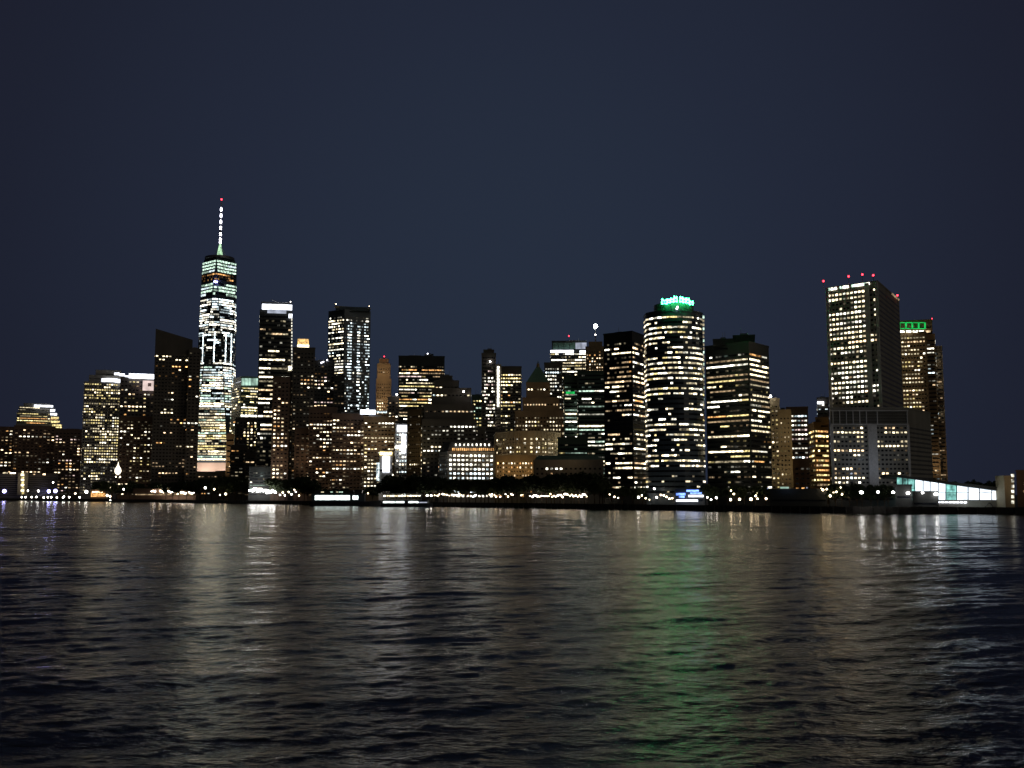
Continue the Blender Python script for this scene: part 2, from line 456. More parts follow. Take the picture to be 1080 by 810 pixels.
def wtc(x, y):
    if 277.5 < y < 290.5: return (1.0,)
    if 290.5 <= y < 301: return (.04,)
    if 301 <= y < 309.5: return (1.0,)
    if 309.5 <= y < 311: return (0,)
    if 311 <= y < 317: return (1.0,)
    if 317 <= y < 355: return .68
    if 355 <= y < 383: return .07
    if 383 <= y < 388: return (.97,)
    return .9
for i in range(8):
    def lp(z, i=i):
        r = octo(z); return r[i], r[(i + 1) % 8]
    a0, b0 = lp((ZB + H) / 2); tt = b0 - a0; nn = Vector((tt.y, -tt.x)).normalized()
    if nn.dot(-a0.normalized()) < 0.02: continue
    for yA, yB, pal in ((277, 291, (('greenm', 4), ('coolm', 1))), (291, 301, (('ambern', 1),)), (301, 317.2, (('greenm', 4), ('coolm', 1))),
                        (317.2, 388, (('whiteh', 6), ('coolh', 4), ('whitem', 2), ('coolm', 1))),
                        (388, 440, (('whiteh', 4), ('creamh', 3), ('coolm', 3), ('greenm', 2))), (440, 488, (('yellowm', 3), ('creamh', 4), ('greenm', 2), ('creamm', 3)))):
        pal = tuple(('amberm' if k == 'ambern' else k, w) for k, w in pal)
        zt, zb_ = P(0, yA, D).z, P(0, yB, D).z
        # faces that vanish at the ends are skipped there
        def lp2(z, i=i):
            r = octo(max(ZB + 2, min(H - 2, z))); return r[i], r[(i + 1) % 8]
        q0, q1 = lp2((zt + zb_) / 2)
        if (q1 - q0).length < 5: continue
        bb = yA in (277, 301)
        b.facade(q0, q1, zb_, zt, mode='strip', fh=5.6 if bb else 4.4, bay=3.6 if bb else 2.6, wh=.9 if bb else .85, ww=.92 if bb else 1.08, run=3, fv=.4, pal=pal, mask=wtc, top=.3, bot=0, margin=.8, maxrun=6, lerp=lp2)
# vertical light lines between the lit blocks
for x in (213.5, 225.5, 237.5, 243.2):
    a_ = Acc()
    for z_ in np.linspace(P(0, 383, D).z, P(0, 354, D).z, 14):
        r = octo(z_)
        c = None
        for i in range(8):
            q0, q1 = r[i], r[(i + 1) % 8]; t_ = (q1 - q0)
            if Vector((t_.y, -t_.x)).dot(-q0) <= 0: continue
            for k in range(41):
                q = q0.lerp(q1, k / 40); px, py = proj(q.x, q.y, z_)
                if abs(px - (x + (py - 368) * -.03)) < .6: c = (q, t_.normalized())
        if c: a_.fbox((c[0].x, c[0].y, z_), c[1], 1.7, 3.0, 0, .35, LIT['coolh'])
    b.part('light_strip', a_)
for x, y, key, r_ in ((226.6, 297, 'globe_blue', 1.6), (228.8, 297.2, 'globe_blue', 1.2)):
    a_ = Acc(); a_.ball(P(x, y, D - 34), r_, GLOW[key]); b.part('blue_lamp', a_)
a_ = Acc(); a_.fbox(tuple(P(240, 295.6, D - 12)), Vector((.85, .52)).normalized(), 20, 2.4, 0, .4, LIT['amberm']); b.part('observation_window', a_)
ct = sum(((q) for q in tp), Vector((0, 0))) / 4
a_ = Acc()
for k in range(24):
    an = 2 * math.pi * k / 24
ring = [(ct.x + 25 * math.cos(2 * math.pi * k / 20), ct.y + 25 * math.sin(2 * math.pi * k / 20)) for k in range(20)]
a_.prism([tuple(ct + (q - ct) * .9) for q in tp], H, H + 6, WALL['blue']); b.part('roof_parapet', a_)
a_ = Acc(); a_.prism(ring, H + 6, H + 10, WALL['metal']); b.part('roof_ring', a_)
zt = P(0, 271, D).z
a_ = Acc(); a_.tube((ct.x, ct.y, H + 8), (ct.x, ct.y, P(0, 256, D).z), 6.0, 1.2, GLOW['mastgreen'], 10); b.part('spire_skirt', a_)
a_ = Acc(); a_.tube((ct.x, ct.y, P(0, 256.5, D).z), (ct.x, ct.y, P(0, 212, D).z), 1.5, .5, WALL['white'], 8); b.part('spire', a_)
for y in (221, 227.5, 234, 240.5, 247, 252.5, 255.8):
    a_ = Acc(); a_.ball((ct.x, ct.y, P(0, y, D).z), 1.7, GLOW['mast'], sz=2.4); b.part('spire_lamp', a_)
a_ = Acc(); a_.ball((ct.x, ct.y, P(0, 210.3, D).z), 1.5, GLOW['redlamp']); b.part('warning_lamp', a_)
a_ = Acc()
for k in range(16):
    z0_, z1_ = [P(0, 255.5 - j * 2.6, D).z for j in (k, k + 1)]; r_ = 2.6 - k * .12
    for i in range(4):
        an, an2 = math.radians(45 + 90 * i), math.radians(135 + 90 * i)
        a_.tube((ct.x + r_ * math.cos(an), ct.y + r_ * math.sin(an), z0_), (ct.x + r_ * math.cos(an2), ct.y + r_ * math.sin(an2), z1_), .16, .16, WALL['white'], 4)
        a_.tube((ct.x + r_ * math.cos(an), ct.y + r_ * math.sin(an), z0_), (ct.x + r_ * math.cos(an), ct.y + r_ * math.sin(an), z1_), .16, .16, WALL['white'], 4)
b.part('spire_lattice', a_)
for y, dx in ((263, 5), (268, 8)):
    a_ = Acc()
    for sx in (-1, 1): a_.tube((ct.x + sx * dx * 1.6, ct.y, H + 9), (ct.x, ct.y, P(0, 258, D).z), .35, .3, WALL['metal'], 5)
    b.part('spire_stay', a_)
b.done(98)

# ---- between the tallest tower and the white crowned tower
b = Bld('office_tower', 'glass tower with pale green crown and dense yellow floors right of the tallest tower', 'skyscraper', 'green')
D = 1650
b.vol(244.5, 276, 407, D, 40, xc=254, Dl=D * 1.025, Dr=D * 1.01, mode='strip', fh=4.4, bay=3.4, wh=.6, p=.8, fv=.3, run=3, maxrun=3, pal=YELLOW + (('creamh', 3), ('whiteh', 1)),
      mask=zones((240, 254, 400, 440, .4), (240, 280, 400, 440, .86), default=.1), roof=None, top=1)
b.vol(246, 276, 397.5, D + 3, 34, xc=254.5, Dl=D * 1.025, Dr=D * 1.01, ybot=407, mode='strip', p=0)
for k in range(6): b.band(254.8 + k * 3.6, 258 + k * 3.6, 399, 406.4, D - 1, 'crown_green', 'crown_glass')
b.band(254, 275, 437.6, 439.6, D - 1, 'whiteh', 'floor_light'); b.done()
b = Bld('office_building', 'dark block with vertical strings of yellow lights below the green crowned tower', 'office building', 'dark')
D = 1520
b.vol(248.5, 272, 441, D, 34, mode='punch', fh=4.6, bay=4.6, ww=.5, wh=.7, p=.3, pal=YELLOW, piers=1, mask=zones((257, 272, 446, 471, (.8,)), (257, 272, 440, 446, .3), (248, 257, 440, 500, .04), default=.06))
b.vol(243, 262, 470, D - 40, 30, mode='punch', fh=5, bay=6, p=.08, pal=WARMS); b.vol(258, 285, 478, D - 60, 30, mode='punch', fh=5, bay=6, p=.08, pal=WARMS); b.done()
b = Bld('office_building', 'slim tan slab lit warm from below at the right foot of the tallest tower', 'office building', 'tan')
b.vol(239, 247, 458, 1560, 30, mode='strip', p=0, fh=8); b.done()

# ---- white crowned tower
b = Bld('skyscraper', 'slender dark tower with a blazing white crown and wide cream window blocks', 'skyscraper', 'black')
D = 1330
m = zones((274, 309, 326, 334, 0), (274, 309, 334, 350, .22), (292, 309, 336, 340, (1,)), (274, 309, 350, 368, .25), (274, 290, 370, 392, .75), (290, 309, 366, 392, .28), (274, 309, 392, 412, .55), (274, 309, 412, 430, .25),
          (274, 284, 430, 460, .7), (284, 309, 430, 470, .25), (276, 300, 460, 505, .3), default=.15)
b.vol(274, 308.5, 327, D, 36, mode='strip', fh=5.6, bay=3.6, wh=.55, ww=.95, run=3, fv=.6, p=.4, pal=(('creamh', 5), ('whiteh', 3), ('creamm', 1), ('warmm', 1)), mask=m, top=6, roof=None)
b.vol(276, 307.5, 319.5, D + 3, 30, ybot=327, mode='strip', p=0)
b.band(276.5, 308, 321, 326.5, D - 1, 'crown_white'); b.band(282, 302, 326.5, 330.4, D - 1, 'crown_dim'); b.band(276.5, 282, 323, 328, D - 1.2, 'crown_dim')
b.band(304.5, 308.3, 331, 335.5, D - 1.2, 'crown_white')
for k in range(17):
    y = 336 + k * 3.4
    b.band(307.2, 308.3, y, y + 2.0, D - 1.2, 'whitem', 'edge_lamp')
b.band(304, 307.6, 386, 391, D - 1.2, 'creamh', 'edge_lamp')
a_ = Acc(); a_.tube(P(286, 316, D), P(296, 320, D), .4, .4, WALL['white'], 5); a_.tube(P(296, 320, D), P(304, 318.5, D), .4, .4, WALL['white'], 5); b.part('roof_crane', a_)
b.redlamp(306.5, 318.2, D, .4, 'globe_white'); b.done(95)
b = Bld('office_building', 'grey green glass lobby building with lit floors beside the blazing floodlights', 'office building', 'black')
b.vol(263, 289, 493, 1300, 24, mode='strip', fh=3.8, bay=3.2, p=.35, pal=GREENS, mask=zones((263, 283, 490, 520, .3), (283, 289, 490, 515, (.9,)), default=.2)); b.done()
b = Bld('apartment_tower', 'slim brown tower with paired columns of warm windows beside the white crowned tower', 'skyscraper', 'brown')
b.vol(288, 306, 398, 1300, 30, mode='punch', fh=4.9, bay=5, ww=.6, wh=.5, p=.1, pal=WARMS, mask=zones((288, 301, 440, 515, .55), (288, 301, 400, 440, .12), default=.04)); b.done()
b = Bld('office_tower', 'dark tower topped by a gold lit cupola', 'skyscraper', 'dark')
D = 1320
b.vol(306, 320, 392, D + 5, 30, mode='punch', fh=4.8, bay=5, ww=.6, wh=.5, p=.03, pal=WARMS)
b.vol(309, 332.5, 367, D, 30, mode='punch', fh=4.8, bay=4.2, ww=.6, wh=.45, p=.1, pal=WARMS, mask=zones((309, 333, 366, 390, .02), (318, 326, 395, 412, .6), default=.05))
pz, _, ztop = b.vol(313.5, 326, 361, D + 8, 12, ybot=367, mode='strip', p=0, roof=None)
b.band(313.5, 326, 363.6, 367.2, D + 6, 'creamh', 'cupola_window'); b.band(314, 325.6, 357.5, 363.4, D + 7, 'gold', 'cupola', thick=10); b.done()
b = Bld('office_tower', 'dark stepped tower with two cyan roof lamps right of the gold cupola', 'skyscraper', 'black')
D = 1390
pm = (('warmh', 3), ('amberm', 2), ('pinkm', 2), ('whiteh', 1))
b.vol(331, 353, 381, D, 30, mode='punch', fh=4.8, bay=4, ww=.7, wh=.45, p=.1, pal=pm, mask=zones((331, 340, 398, 410, (.5,)), (331, 356, 415, 432, .55), default=.07))
b.vol(352, 364, 397, D - 5, 30, mode='punch', fh=4.8, bay=4, ww=.7, wh=.45, p=.1, pal=pm, mask=zones((346, 352, 404, 412, (.7,)), default=.05))
for x, y in ((339, 382.6), (345, 379.6), (341, 381.6)): b.redlamp(x, y, D - 2, .8, 'mast', 'roof_lamp', drop=384)
b.done()

# ---- twin faced tower with vertical light columns
b = Bld('skyscraper', 'blue glass tower with bright vertical columns of windows and a beige roof rail', 'skyscraper', 'blue')
D = 1450
def m13(x, y):
    if x < 363.5:
        if 336 < y < 352: return (.75,)
        if 352 <= y < 396: return .82
        if 396 <= y < 402: return (.05,)
        if 402 <= y < 408: return (.9,)
        if 408 <= y < 445: return (.7,) if x > 355 else (0,)
        return .03
    for cx, w_, pr in ((368.5, 2.3, .9), (378.5, 1.7, .9), (387, 2.2, .62)):
        cx2 = cx - (y - 340) * .004
        if abs(x - cx2) < w_:
            if y < 344: return (.45 if cx != 378.5 else .0,)
            if y < 400: return (pr,)
            if y < 432: return (pr * .6,)
            return .04
    return (.03,)
b.vol(346.5, 391, 326, D, 36, xc=363.5, Dl=D * 1.012, Dr=D * 1.012, mode='strip', fh=4.15, bay=2.05, wh=.6, ww=1.0, run=1, maxrun=5, pal=(('whiteh', 4), ('coolh', 3), ('creamh', 3)),
      mask=m13, top=9, faces={1: dict(pal=(('coolh', 4), ('whiteh', 2), ('coolm', 2)), maxrun=3)}, roof=None)
a_ = Acc(); p0, p1 = P(353, 324, D), P(391, 326, D * 1.012)
t_ = Vector((p1.x - p0.x, p1.y - p0.y)); L_ = t_.length; t_ /= L_
a_.fbox(((p0.x + p1.x) / 2, (p0.y + p1.y) / 2 - 1, P(0, 323.5, D).z), t_, L_, 2.6, -2, 0, WALL['beige']); b.part('roof_rail', a_)
b.vol(354, 390.5, 323.6, D + 4, 26, ybot=327, mode='strip', p=0, roof=None)
b.redlamp(354.5, 320.6, D, .5, 'globe'); b.redlamp(389.5, 323, D, .4, 'globe')
b.done(98)

# ---- brown blocks in the lower left middle
b = Bld('office_building', 'wide dark brown office block with rows of small warm windows above the moored ferry', 'office building', 'brown')
D = 1235
m = zones((326, 352, 428, 440, .45), (326, 386, 440, 445, .35), (352, 386, 450, 456, (.6,)), (326, 350, 452, 458, .4), (326, 386, 458, 470, .3), (326, 386, 470, 512, .42), default=.3)
b.vol(326, 356, 430, D + 14, 30, mode='punch', fh=4.4, bay=4.1, ww=.7, wh=.45, run=3, p=.3, pal=WARMS + (('creamh', 3),), mask=m)
b.vol(350, 385.5, 437, D, 40, mode='punch', fh=4.4, bay=4.1, ww=.7, wh=.45, run=3, p=.3, pal=WARMS + (('creamh', 3),), mask=m)
b.vol(311, 328, 452, D + 20, 30, mode='punch', fh=4.4, bay=5, ww=.6, wh=.45, p=.04, pal=WARMS); b.done()
b = Bld('office_tower', 'tapering brown masonry tower with a red lamp on its pointed top', 'skyscraper', 'tan')
D = 1500
b.vol(397, 412.5, 400, D, 24, mode='punch', fh=4.6, bay=3.2, ww=.4, wh=.5, p=.1, pal=WARMS, piers=1, roof='edge', mask=zones((397, 405, 420, 436, .8), default=.05))
b.vol(398, 411.7, 384, D + 2, 20, ybot=400, mode='punch', fh=4.6, bay=3.2, ww=.4, wh=.5, p=.15, pal=WARMS, piers=1, roof='edge')
b.vol(400, 410, 379, D + 4, 14, ybot=384, mode='punch', fh=4.6, bay=3.2, ww=.4, wh=.5, p=0, roof='edge')
a_ = Acc(); q = [tuple(v) for v in b.foot(401.5, 408.5, 379, D + 6, 10)]; c_ = (sum(v[0] for v in q) / 4, sum(v[1] for v in q) / 4)
a_.prism(q, P(0, 379, D).z, P(0, 376, D).z, WALL['copper'], top=[(c_[0] + (v[0] - c_[0]) * .1, c_[1] + (v[1] - c_[1]) * .1) for v in q]); b.part('pointed_roof', a_)
b.redlamp(405.2, 376, D, .8); b.done()
b = Bld('office_building', 'tan office block with a full grid of white windows and a white roof sign band', 'office building', 'tan')
D = 1220
b.vol(383.5, 417, 440, D, 34, mode='punch', fh=4.3, bay=3.9, ww=.7, wh=.5, run=2, p=.6, fv=.5, pal=CREAM, mask=zones((386, 414, 440, 448, (.85,)), (398, 417, 468, 500, .3), default=.62))
b.band(380, 396, 432.2, 437, D - 3, 'crown_white', 'roof_sign_light'); b.band(396, 408, 433.5, 435.5, D - 3, 'coolm', 'roof_sign_light')
a_ = Acc()
for x in (382, 390, 398, 406): a_.tube(P(x, 436, D - 2), P(x, 442, D - 2), .3, .3, WALL['metal'], 5)
b.part('sign_frame', a_); b.done()
b = Bld('office_building', 'slim dark block with a white corner lamp left of the broad black glass tower', 'office building', 'dark')
b.vol(409, 421, 419, 1300, 26, mode='punch', fh=4.3, bay=4, ww=.6, wh=.5, p=.3, pal=WARMS); b.redlamp(418.5, 416, 1296, 1.1, 'globe_white', 'roof_lamp', drop=419); b.done()
b = Bld('kiosk_building', 'small white floodlit pavilion with a yellow roof strip among the office blocks', 'pavilion', 'pale')
D = 1100
b.vol(400, 414, 476, D, 14, mode='strip', p=0, fh=30, wh=.1)
b.band(400.5, 413.5, 476.6, 479.8, D - .5, 'yellowh', 'yellow_roof_strip'); b.band(403.5, 411, 481, 498, D - .5, 'crown_white', 'lit_entrance'); b.band(397, 400, 488, 507, D - 1.5, 'coolm', 'lit_edge'); b.done()

# ---- black glass tower and its neighbours
b = Bld('skyscraper', 'broad black glass tower with broken rows of cream and pink office lights', 'skyscraper', 'black')
D = 1420
b.vol(420.5, 469, 376, D, 40, mode='strip', fh=4.5, bay=3, wh=.5, run=3, p=.4, fv=.8, pal=OFFICE + (('pinkm', 2), ('coolm', 1)), maxrun=5, top=12,
      mask=zones((440, 458, 409, 422, .6), (420, 438, 418, 447, .85), (420, 469, 382, 412, .48), default=.3))
b.vol(448, 457, 374, D + 10, 14, ybot=377, mode='strip', p=0); b.redlamp(451, 373, D + 6, .7, 'mast', 'roof_lamp', drop=376); b.done()
b = Bld('office_building', 'brilliantly white lit stepped facade below the black glass tower', 'office building', 'pale')
D = 1180
b.vol(417, 430.5, 448, D, 24, mode='punch', fh=4.2, bay=3.2, ww=.6, wh=.6, p=.6, fv=.3, pal=(('whiteh', 3), ('coolh', 1), ('creamh', 1)), piers=1)
b.band(419, 429, 448.5, 455, D - .6, 'crown_white', 'lit_top_floor'); b.band(423.5, 428, 458, 478, D - .6, 'crown_white', 'lit_bay'); b.band(416.5, 429, 470, 473, D - .8, 'whiteh', 'lit_cornice'); b.done()
b = Bld('office_building', 'brown masonry block with a single column of lit corner windows', 'office building', 'tan')
b.vol(429.5, 447.5, 432, 1120, 30, xc=444, Dl=1135, Dr=1130, mode='punch', fh=4.3, bay=3.4, ww=.5, wh=.45, p=.05, pal=CREAM, mask=zones((443.5, 448, 450, 503, (.8,)), default=.05)); b.done()
b = Bld('office_tower', 'dark stepped tower crowned with setbacks and bright paired windows low on its front', 'skyscraper', 'dark')
D = 1115
m = zones((443, 462, 408, 422, .45), (443, 500, 404, 416, .5), (460, 499, 421, 446, .65), (452, 503, 446, 462, .8), default=.22)
kw = dict(mode='punch', fh=4.3, bay=4.2, ww=.62, wh=.5, run=2, p=.2, pal=COOL + (('creamh', 4), ('warmm', 2)), mask=m)
b.vol(445, 503, 443, D, 40, **kw); b.vol(447, 500, 427, D + 4, 34, ybot=443, **kw); b.vol(455, 497, 410, D + 8, 28, ybot=427, **kw)
b.vol(458, 484, 402, D + 11, 22, ybot=410, **kw); b.vol(464, 477, 397, D + 14, 14, ybot=402, **kw)
b.redlamp(489, 413, D, .9, 'globe_white', 'roof_lamp', drop=418); b.done()
b = Bld('office_building', 'wide building with a dark sloped mansard roof and rows of brilliant white windows', 'office building', 'grey')
D = 1060
b.vol(463, 521.5, 477, D, 34, xc=472, Dl=D * 1.03, Dr=D * 1.012, mode='punch', fh=4.55, bay=4.15, ww=.62, wh=.62, run=6, p=.95, fv=.0, pal=(('coolh', 3), ('whiteh', 4)), roof='edge', top=1.0, bot=3,
      faces={0: dict(p=.05)})
pl = b.foot(463, 521.5, 477, D, 34, xc=472, Dl=D * 1.03, Dr=D * 1.012); c_ = (sum(v[0] for v in pl) / 4, sum(v[1] for v in pl) / 4)
zb_, zt = P(0, 476, D).z, P(0, 465.5, D).z
a_ = Acc(); tpz = [(c_[0] + (v[0] - c_[0]) * .84, c_[1] + (v[1] - c_[1]) * .7) for v in pl]; a_.prism(pl, zb_ + .6, zt, WALL['roofing'], top=tpz); b.part('mansard_roof', a_)
for k in range(22):
    x = 477 + k * 2.02; b.band(x, x + 1.2, 472.6, 475.2, D - 1, 'amberm', 'attic_window', thick=2.5)
for k in range(9):
    x = 480 + k * 4.4; b.band(x, x + 1.4, 468, 470, D + 1.5, 'whiteh', 'dormer_window', thick=3.5)
b.done(98)
b = Bld('office_tower', 'slender dark tower outlined by vertical strings of white lights', 'skyscraper', 'dark')
D = 1250
m = lambda x, y: ((.9,) if (abs(x - 511) < 1.1 and 392 < y < 425) or (abs(x - 520) < 1.1 and 390 < y < 415) or (abs(x - 516) < 1.1 and 398 < y < 408) else ((.75,) if 436 < y < 452 and x > 512 else ((.95,) if 424 < y < 432 and 512 < x < 522 else (.02,))))
b.vol(508, 523, 373, D, 22, mode='punch', fh=4.1, bay=2.1, ww=.85, wh=.6, pal=(('whiteh', 3), ('creamh', 1), ('pinkm', 1)), mask=m, top=3)
b.vol(510, 521, 369.5, D + 4, 14, ybot=373, mode='strip', p=0)
for k in range(14):
    b.band(524.3, 526.6, 386.4 + k * 3.1, 388.6 + k * 3.1, D + 8, 'whiteh', 'edge_lamp', thick=3)
b.vol(522, 528.5, 385, D + 10, 20, mode='strip', p=0); b.redlamp(517, 381.3, D - 2, .8, 'globe_white', 'roof_lamp', drop=386); b.done()
b = Bld('office_building', 'pale green lit block seen between the stepped tower and the light strung tower', 'office building', 'green')
b.vol(497.5, 509, 417, 1320, 26, mode='punch', fh=4.4, bay=3.4, ww=.7, wh=.5, p=.5, pal=YELLOW + (('greenm', 3),)); b.done()
b = Bld('office_tower', 'flat topped dark tower with three yellow lit floors near its roof', 'skyscraper', 'dark')
D = 1300
b.vol(526.5, 550, 387, D, 30, mode='punch', fh=4.3, bay=3.3, ww=.8, wh=.5, run=3, p=.1, pal=YELLOW + (('creamh', 3),), top=8, mask=zones((526, 550, 394, 404, (.85,)), (527, 540, 404, 455, .5), default=.06)); b.done()

# ---- pyramid roofed tower and the curved block below
b = Bld('office_tower', 'old stone tower with a steep pyramid roof and lantern, softly lit', 'skyscraper', 'tan')
D = 1150
kw = dict(mode='punch', fh=4.3, bay=3.4, ww=.5, wh=.55, run=2, pal=CREAM + (('warmm', 2),))
m = zones((555, 578, 418, 440, .85), (555, 580, 404, 420, .45), (543, 600, 438, 458, .62), default=.4)
b.vol(543, 596, 434, D, 40, p=.4, mask=m, roof='edge', **kw)
b.vol(551, 590, 420, D + 5, 34, ybot=434, p=.4, mask=m, roof='edge', **kw)
pl, _, zt = b.vol(555, 580, 404, D + 9, 26, ybot=420, p=.3, mask=m, roof='edge', **kw)
c_ = (sum(v[0] for v in pl) / 4, sum(v[1] for v in pl) / 4)
a_ = Acc(); a_.prism(pl, zt + .8, P(0, 385, D).z, WALL['copper'], top=[(c_[0] + (v[0] - c_[0]) * .16, c_[1] + (v[1] - c_[1]) * .16) for v in pl]); b.part('pyramid_roof', a_)
a_ = Acc(); a_.tube((c_[0], c_[1], P(0, 385.5, D).z), (c_[0], c_[1], P(0, 381, D).z), 2.0, 1.6, WALL['tan'], 8); a_.tube((c_[0], c_[1], P(0, 381, D).z), (c_[0], c_[1], P(0, 377.5, D).z), .9, .1, WALL['copper'], 8); b.part('lantern', a_); b.done()
b = Bld('office_tower', 'dark narrow tower with white windows behind the pyramid roofed tower', 'skyscraper', 'dark')
b.vol(574, 593, 383, 1260, 26, mode='punch', fh=4.3, bay=3.0, ww=.7, wh=.55, run=2, p=.5, pal=COOL + (('creamh', 2),), mask=zones((576, 588, 386, 410, .65), (588, 597, 395, 440, .4), default=.3)); b.done()
b = Bld('office_building', 'curved beige stone block with long cornices, warmly lit', 'office building', 'beige')
D = 1060
arc = []
for k in range(11):
    f = k / 10; x = 523 + f * 68; q = P(x, 458, D + 22 * (2 * f - 1) ** 2 - 10 * (1 - (2 * f - 1) ** 2)); arc.append((q.x, q.y))
bk = [(arc[-1][0] + 2, arc[-1][1] + 35), (arc[0][0] - 2, arc[0][1] + 35)]
b.D = D; b.vol(0, 0, 456, D, poly=arc + bk, mode='punch', fh=4.3, bay=3.6, ww=.5, wh=.55, run=2, p=.35, pal=CREAM, roof='edge', piers=1, mask=zones((520, 592, 455, 463, .75), (545, 592, 467, 480, .9), default=.5))
for yy in (468, 479.5):
    a_ = Acc()
    for k in range(10):
        a2, b2 = Vector(arc[k]), Vector(arc[k + 1]); t_ = b2 - a2; L_ = t_.length
        a_.fbox(((a2.x + b2.x) / 2, (a2.y + b2.y) / 2, P(0, yy, D).z), t_ / L_, L_ + .3, 1.0, -.2, 1.0, WALL['beige'])
    b.part('cornice', a_)
b.done()
b = Bld('office_building', 'golden floodlit stone building with closely spaced columns behind the park trees', 'office building', 'beige')
D = 1000
b.vol(522.5, 566, 481, D, 24, mode='punch', fh=3.9, bay=2.6, ww=.45, wh=.6, run=1, p=.42, pal=(('warmm', 3), ('creamh', 1.5), ('amberm', 3), ('amberh', 1)), piers=1, roof='edge'); b.done()
b = Bld('custom_house', 'low dark classical building with a row of seven small lit windows', 'public building', 'grey')
D = 965
pl, _, zt = b.vol(563, 636, 486, D, 34, mode='punch', fh=4.6, bay=4.4, ww=.5, wh=.55, p=0, piers=1, roof='edge', mask=zones((575, 597, 487.5, 495, (1,)), default=0), pal=(('whiteh', 1),))
c_ = (sum(v[0] for v in pl) / 4, sum(v[1] for v in pl) / 4)
a_ = Acc(); a_.prism(pl, zt + .7, P(0, 480, D).z, WALL['copper'], top=[(c_[0] + (v[0] - c_[0]) * .86, c_[1] + (v[1] - c_[1]) * .4) for v in pl]); b.part('hipped_roof', a_); b.done()

# ---- centre right glass towers
b = Bld('skyscraper', 'tower with a pale glass crown, bright white floor band and red roof lamp', 'skyscraper', 'black')
D = 1500
b.vol(580.5, 619, 369, D, 40, mode='strip', fh=4.3, bay=2.8, wh=.6, run=3, p=.75, fv=.3, maxrun=4, pal=CREAM + (('whiteh', 4),), top=4, mask=zones((580, 619, 365, 394, .85), default=.3), roof=None)
b.vol(582, 618.5, 360, D + 4, 34, ybot=369, mode='strip', p=0)
for k in range(6): b.band(583 + k * 6, 588.6 + k * 6, 361.4, 368, D + 1, 'crown_dim' if k > 3 else 'copper', 'crown_glass')
b.band(580.5, 605, 369.2, 371.8, D - 2, 'crown_white', 'floor_light'); b.band(611.5, 617.5, 369.6, 372, D - 2, 'crown_white', 'floor_light')
b.redlamp(600, 354.3, D, .9, drop=360); b.done(95)
b = Bld('office_tower', 'warm lit tower carrying a mast with a dazzling white beacon', 'skyscraper', 'tan')
D = 1460
b.vol(617.5, 637, 366, D, 30, mode='punch', fh=4.4, bay=3.6, ww=.5, wh=.5, p=.45, fv=.4, pal=WARMS, roof='edge')
b.vol(621, 635, 361, D + 5, 20, ybot=366, mode='strip', p=0, roof='edge')
c_ = P(628, 344, D + 10)
a_ = Acc(); a_.tube((c_.x, c_.y, P(0, 361, D).z), (c_.x, c_.y, c_.z - 2), 1.0, .35, WALL['metal'], 6); b.part('mast', a_)
a_ = Acc(); a_.ball(c_, 2.8, GLOW['beacon'], 12, 8); b.part('beacon', a_)
a_ = Acc(); a_.ball(P(628, 353, D + 10), .9, GLOW['globe_white']); b.part('mast_lamp', a_); b.done()
b = Bld('skyscraper', 'green glass tower striped with long white and green floor lights', 'skyscraper', 'green')
D = 1040
kw = dict(mode='strip', fh=3.9, bay=3.2, wh=.5, run=5, maxrun=10, ww=.97)
pg = GREENS + (('whiteh', 4), ('creamm', 2))
b.vol(609, 638, 392, D, 34, p=.62, fv=.6, pal=pg, mask=zones((600, 640, 390, 411, .03), (600, 640, 411, 470, .72), default=.5), top=2, **kw)
b.vol(594.5, 609.5, 397, D + 10, 34, p=.45, fv=.6, pal=GREENS, mask=zones((590, 612, 398, 424, .25), default=.5), **kw)
b.vol(588, 620, 462, D - 14, 14, p=.45, fv=.5, pal=GREENS + (('yellowm', 2),), **kw); b.band(597, 606, 413, 415.4, D + 9, 'greenband', 'green_floor'); b.done(95)

b = Bld('skyscraper', 'dark square tower with warm rows of windows left of the round green signed tower', 'skyscraper', 'black')
D = 850
m = zones((630, 690, 340, 357, .02), (636, 645, 372, 400, .12), (645, 690, 357, 398, .65), (636, 690, 398, 440, .58), (636, 648, 398, 430, .15), (636, 690, 440, 446, .2), (636, 690, 447, 457, (0,)), (636, 690, 457, 478, .6), (636, 690, 484, 491, (.93,)), (640, 690, 491, 530, .4), default=.3)
b.vol(636.5, 682.5, 350, D, 40, xc=666.5, Dl=D * 1.02, Dr=D * 1.035, mode='strip', fh=3.95, bay=2.35, wh=.5, run=3, p=.4, fv=.7, pal=WARMS + (('creamh', 5), ('whiteh', 2)), mask=m, maxrun=3, top=7, ww=.88); b.done(95)

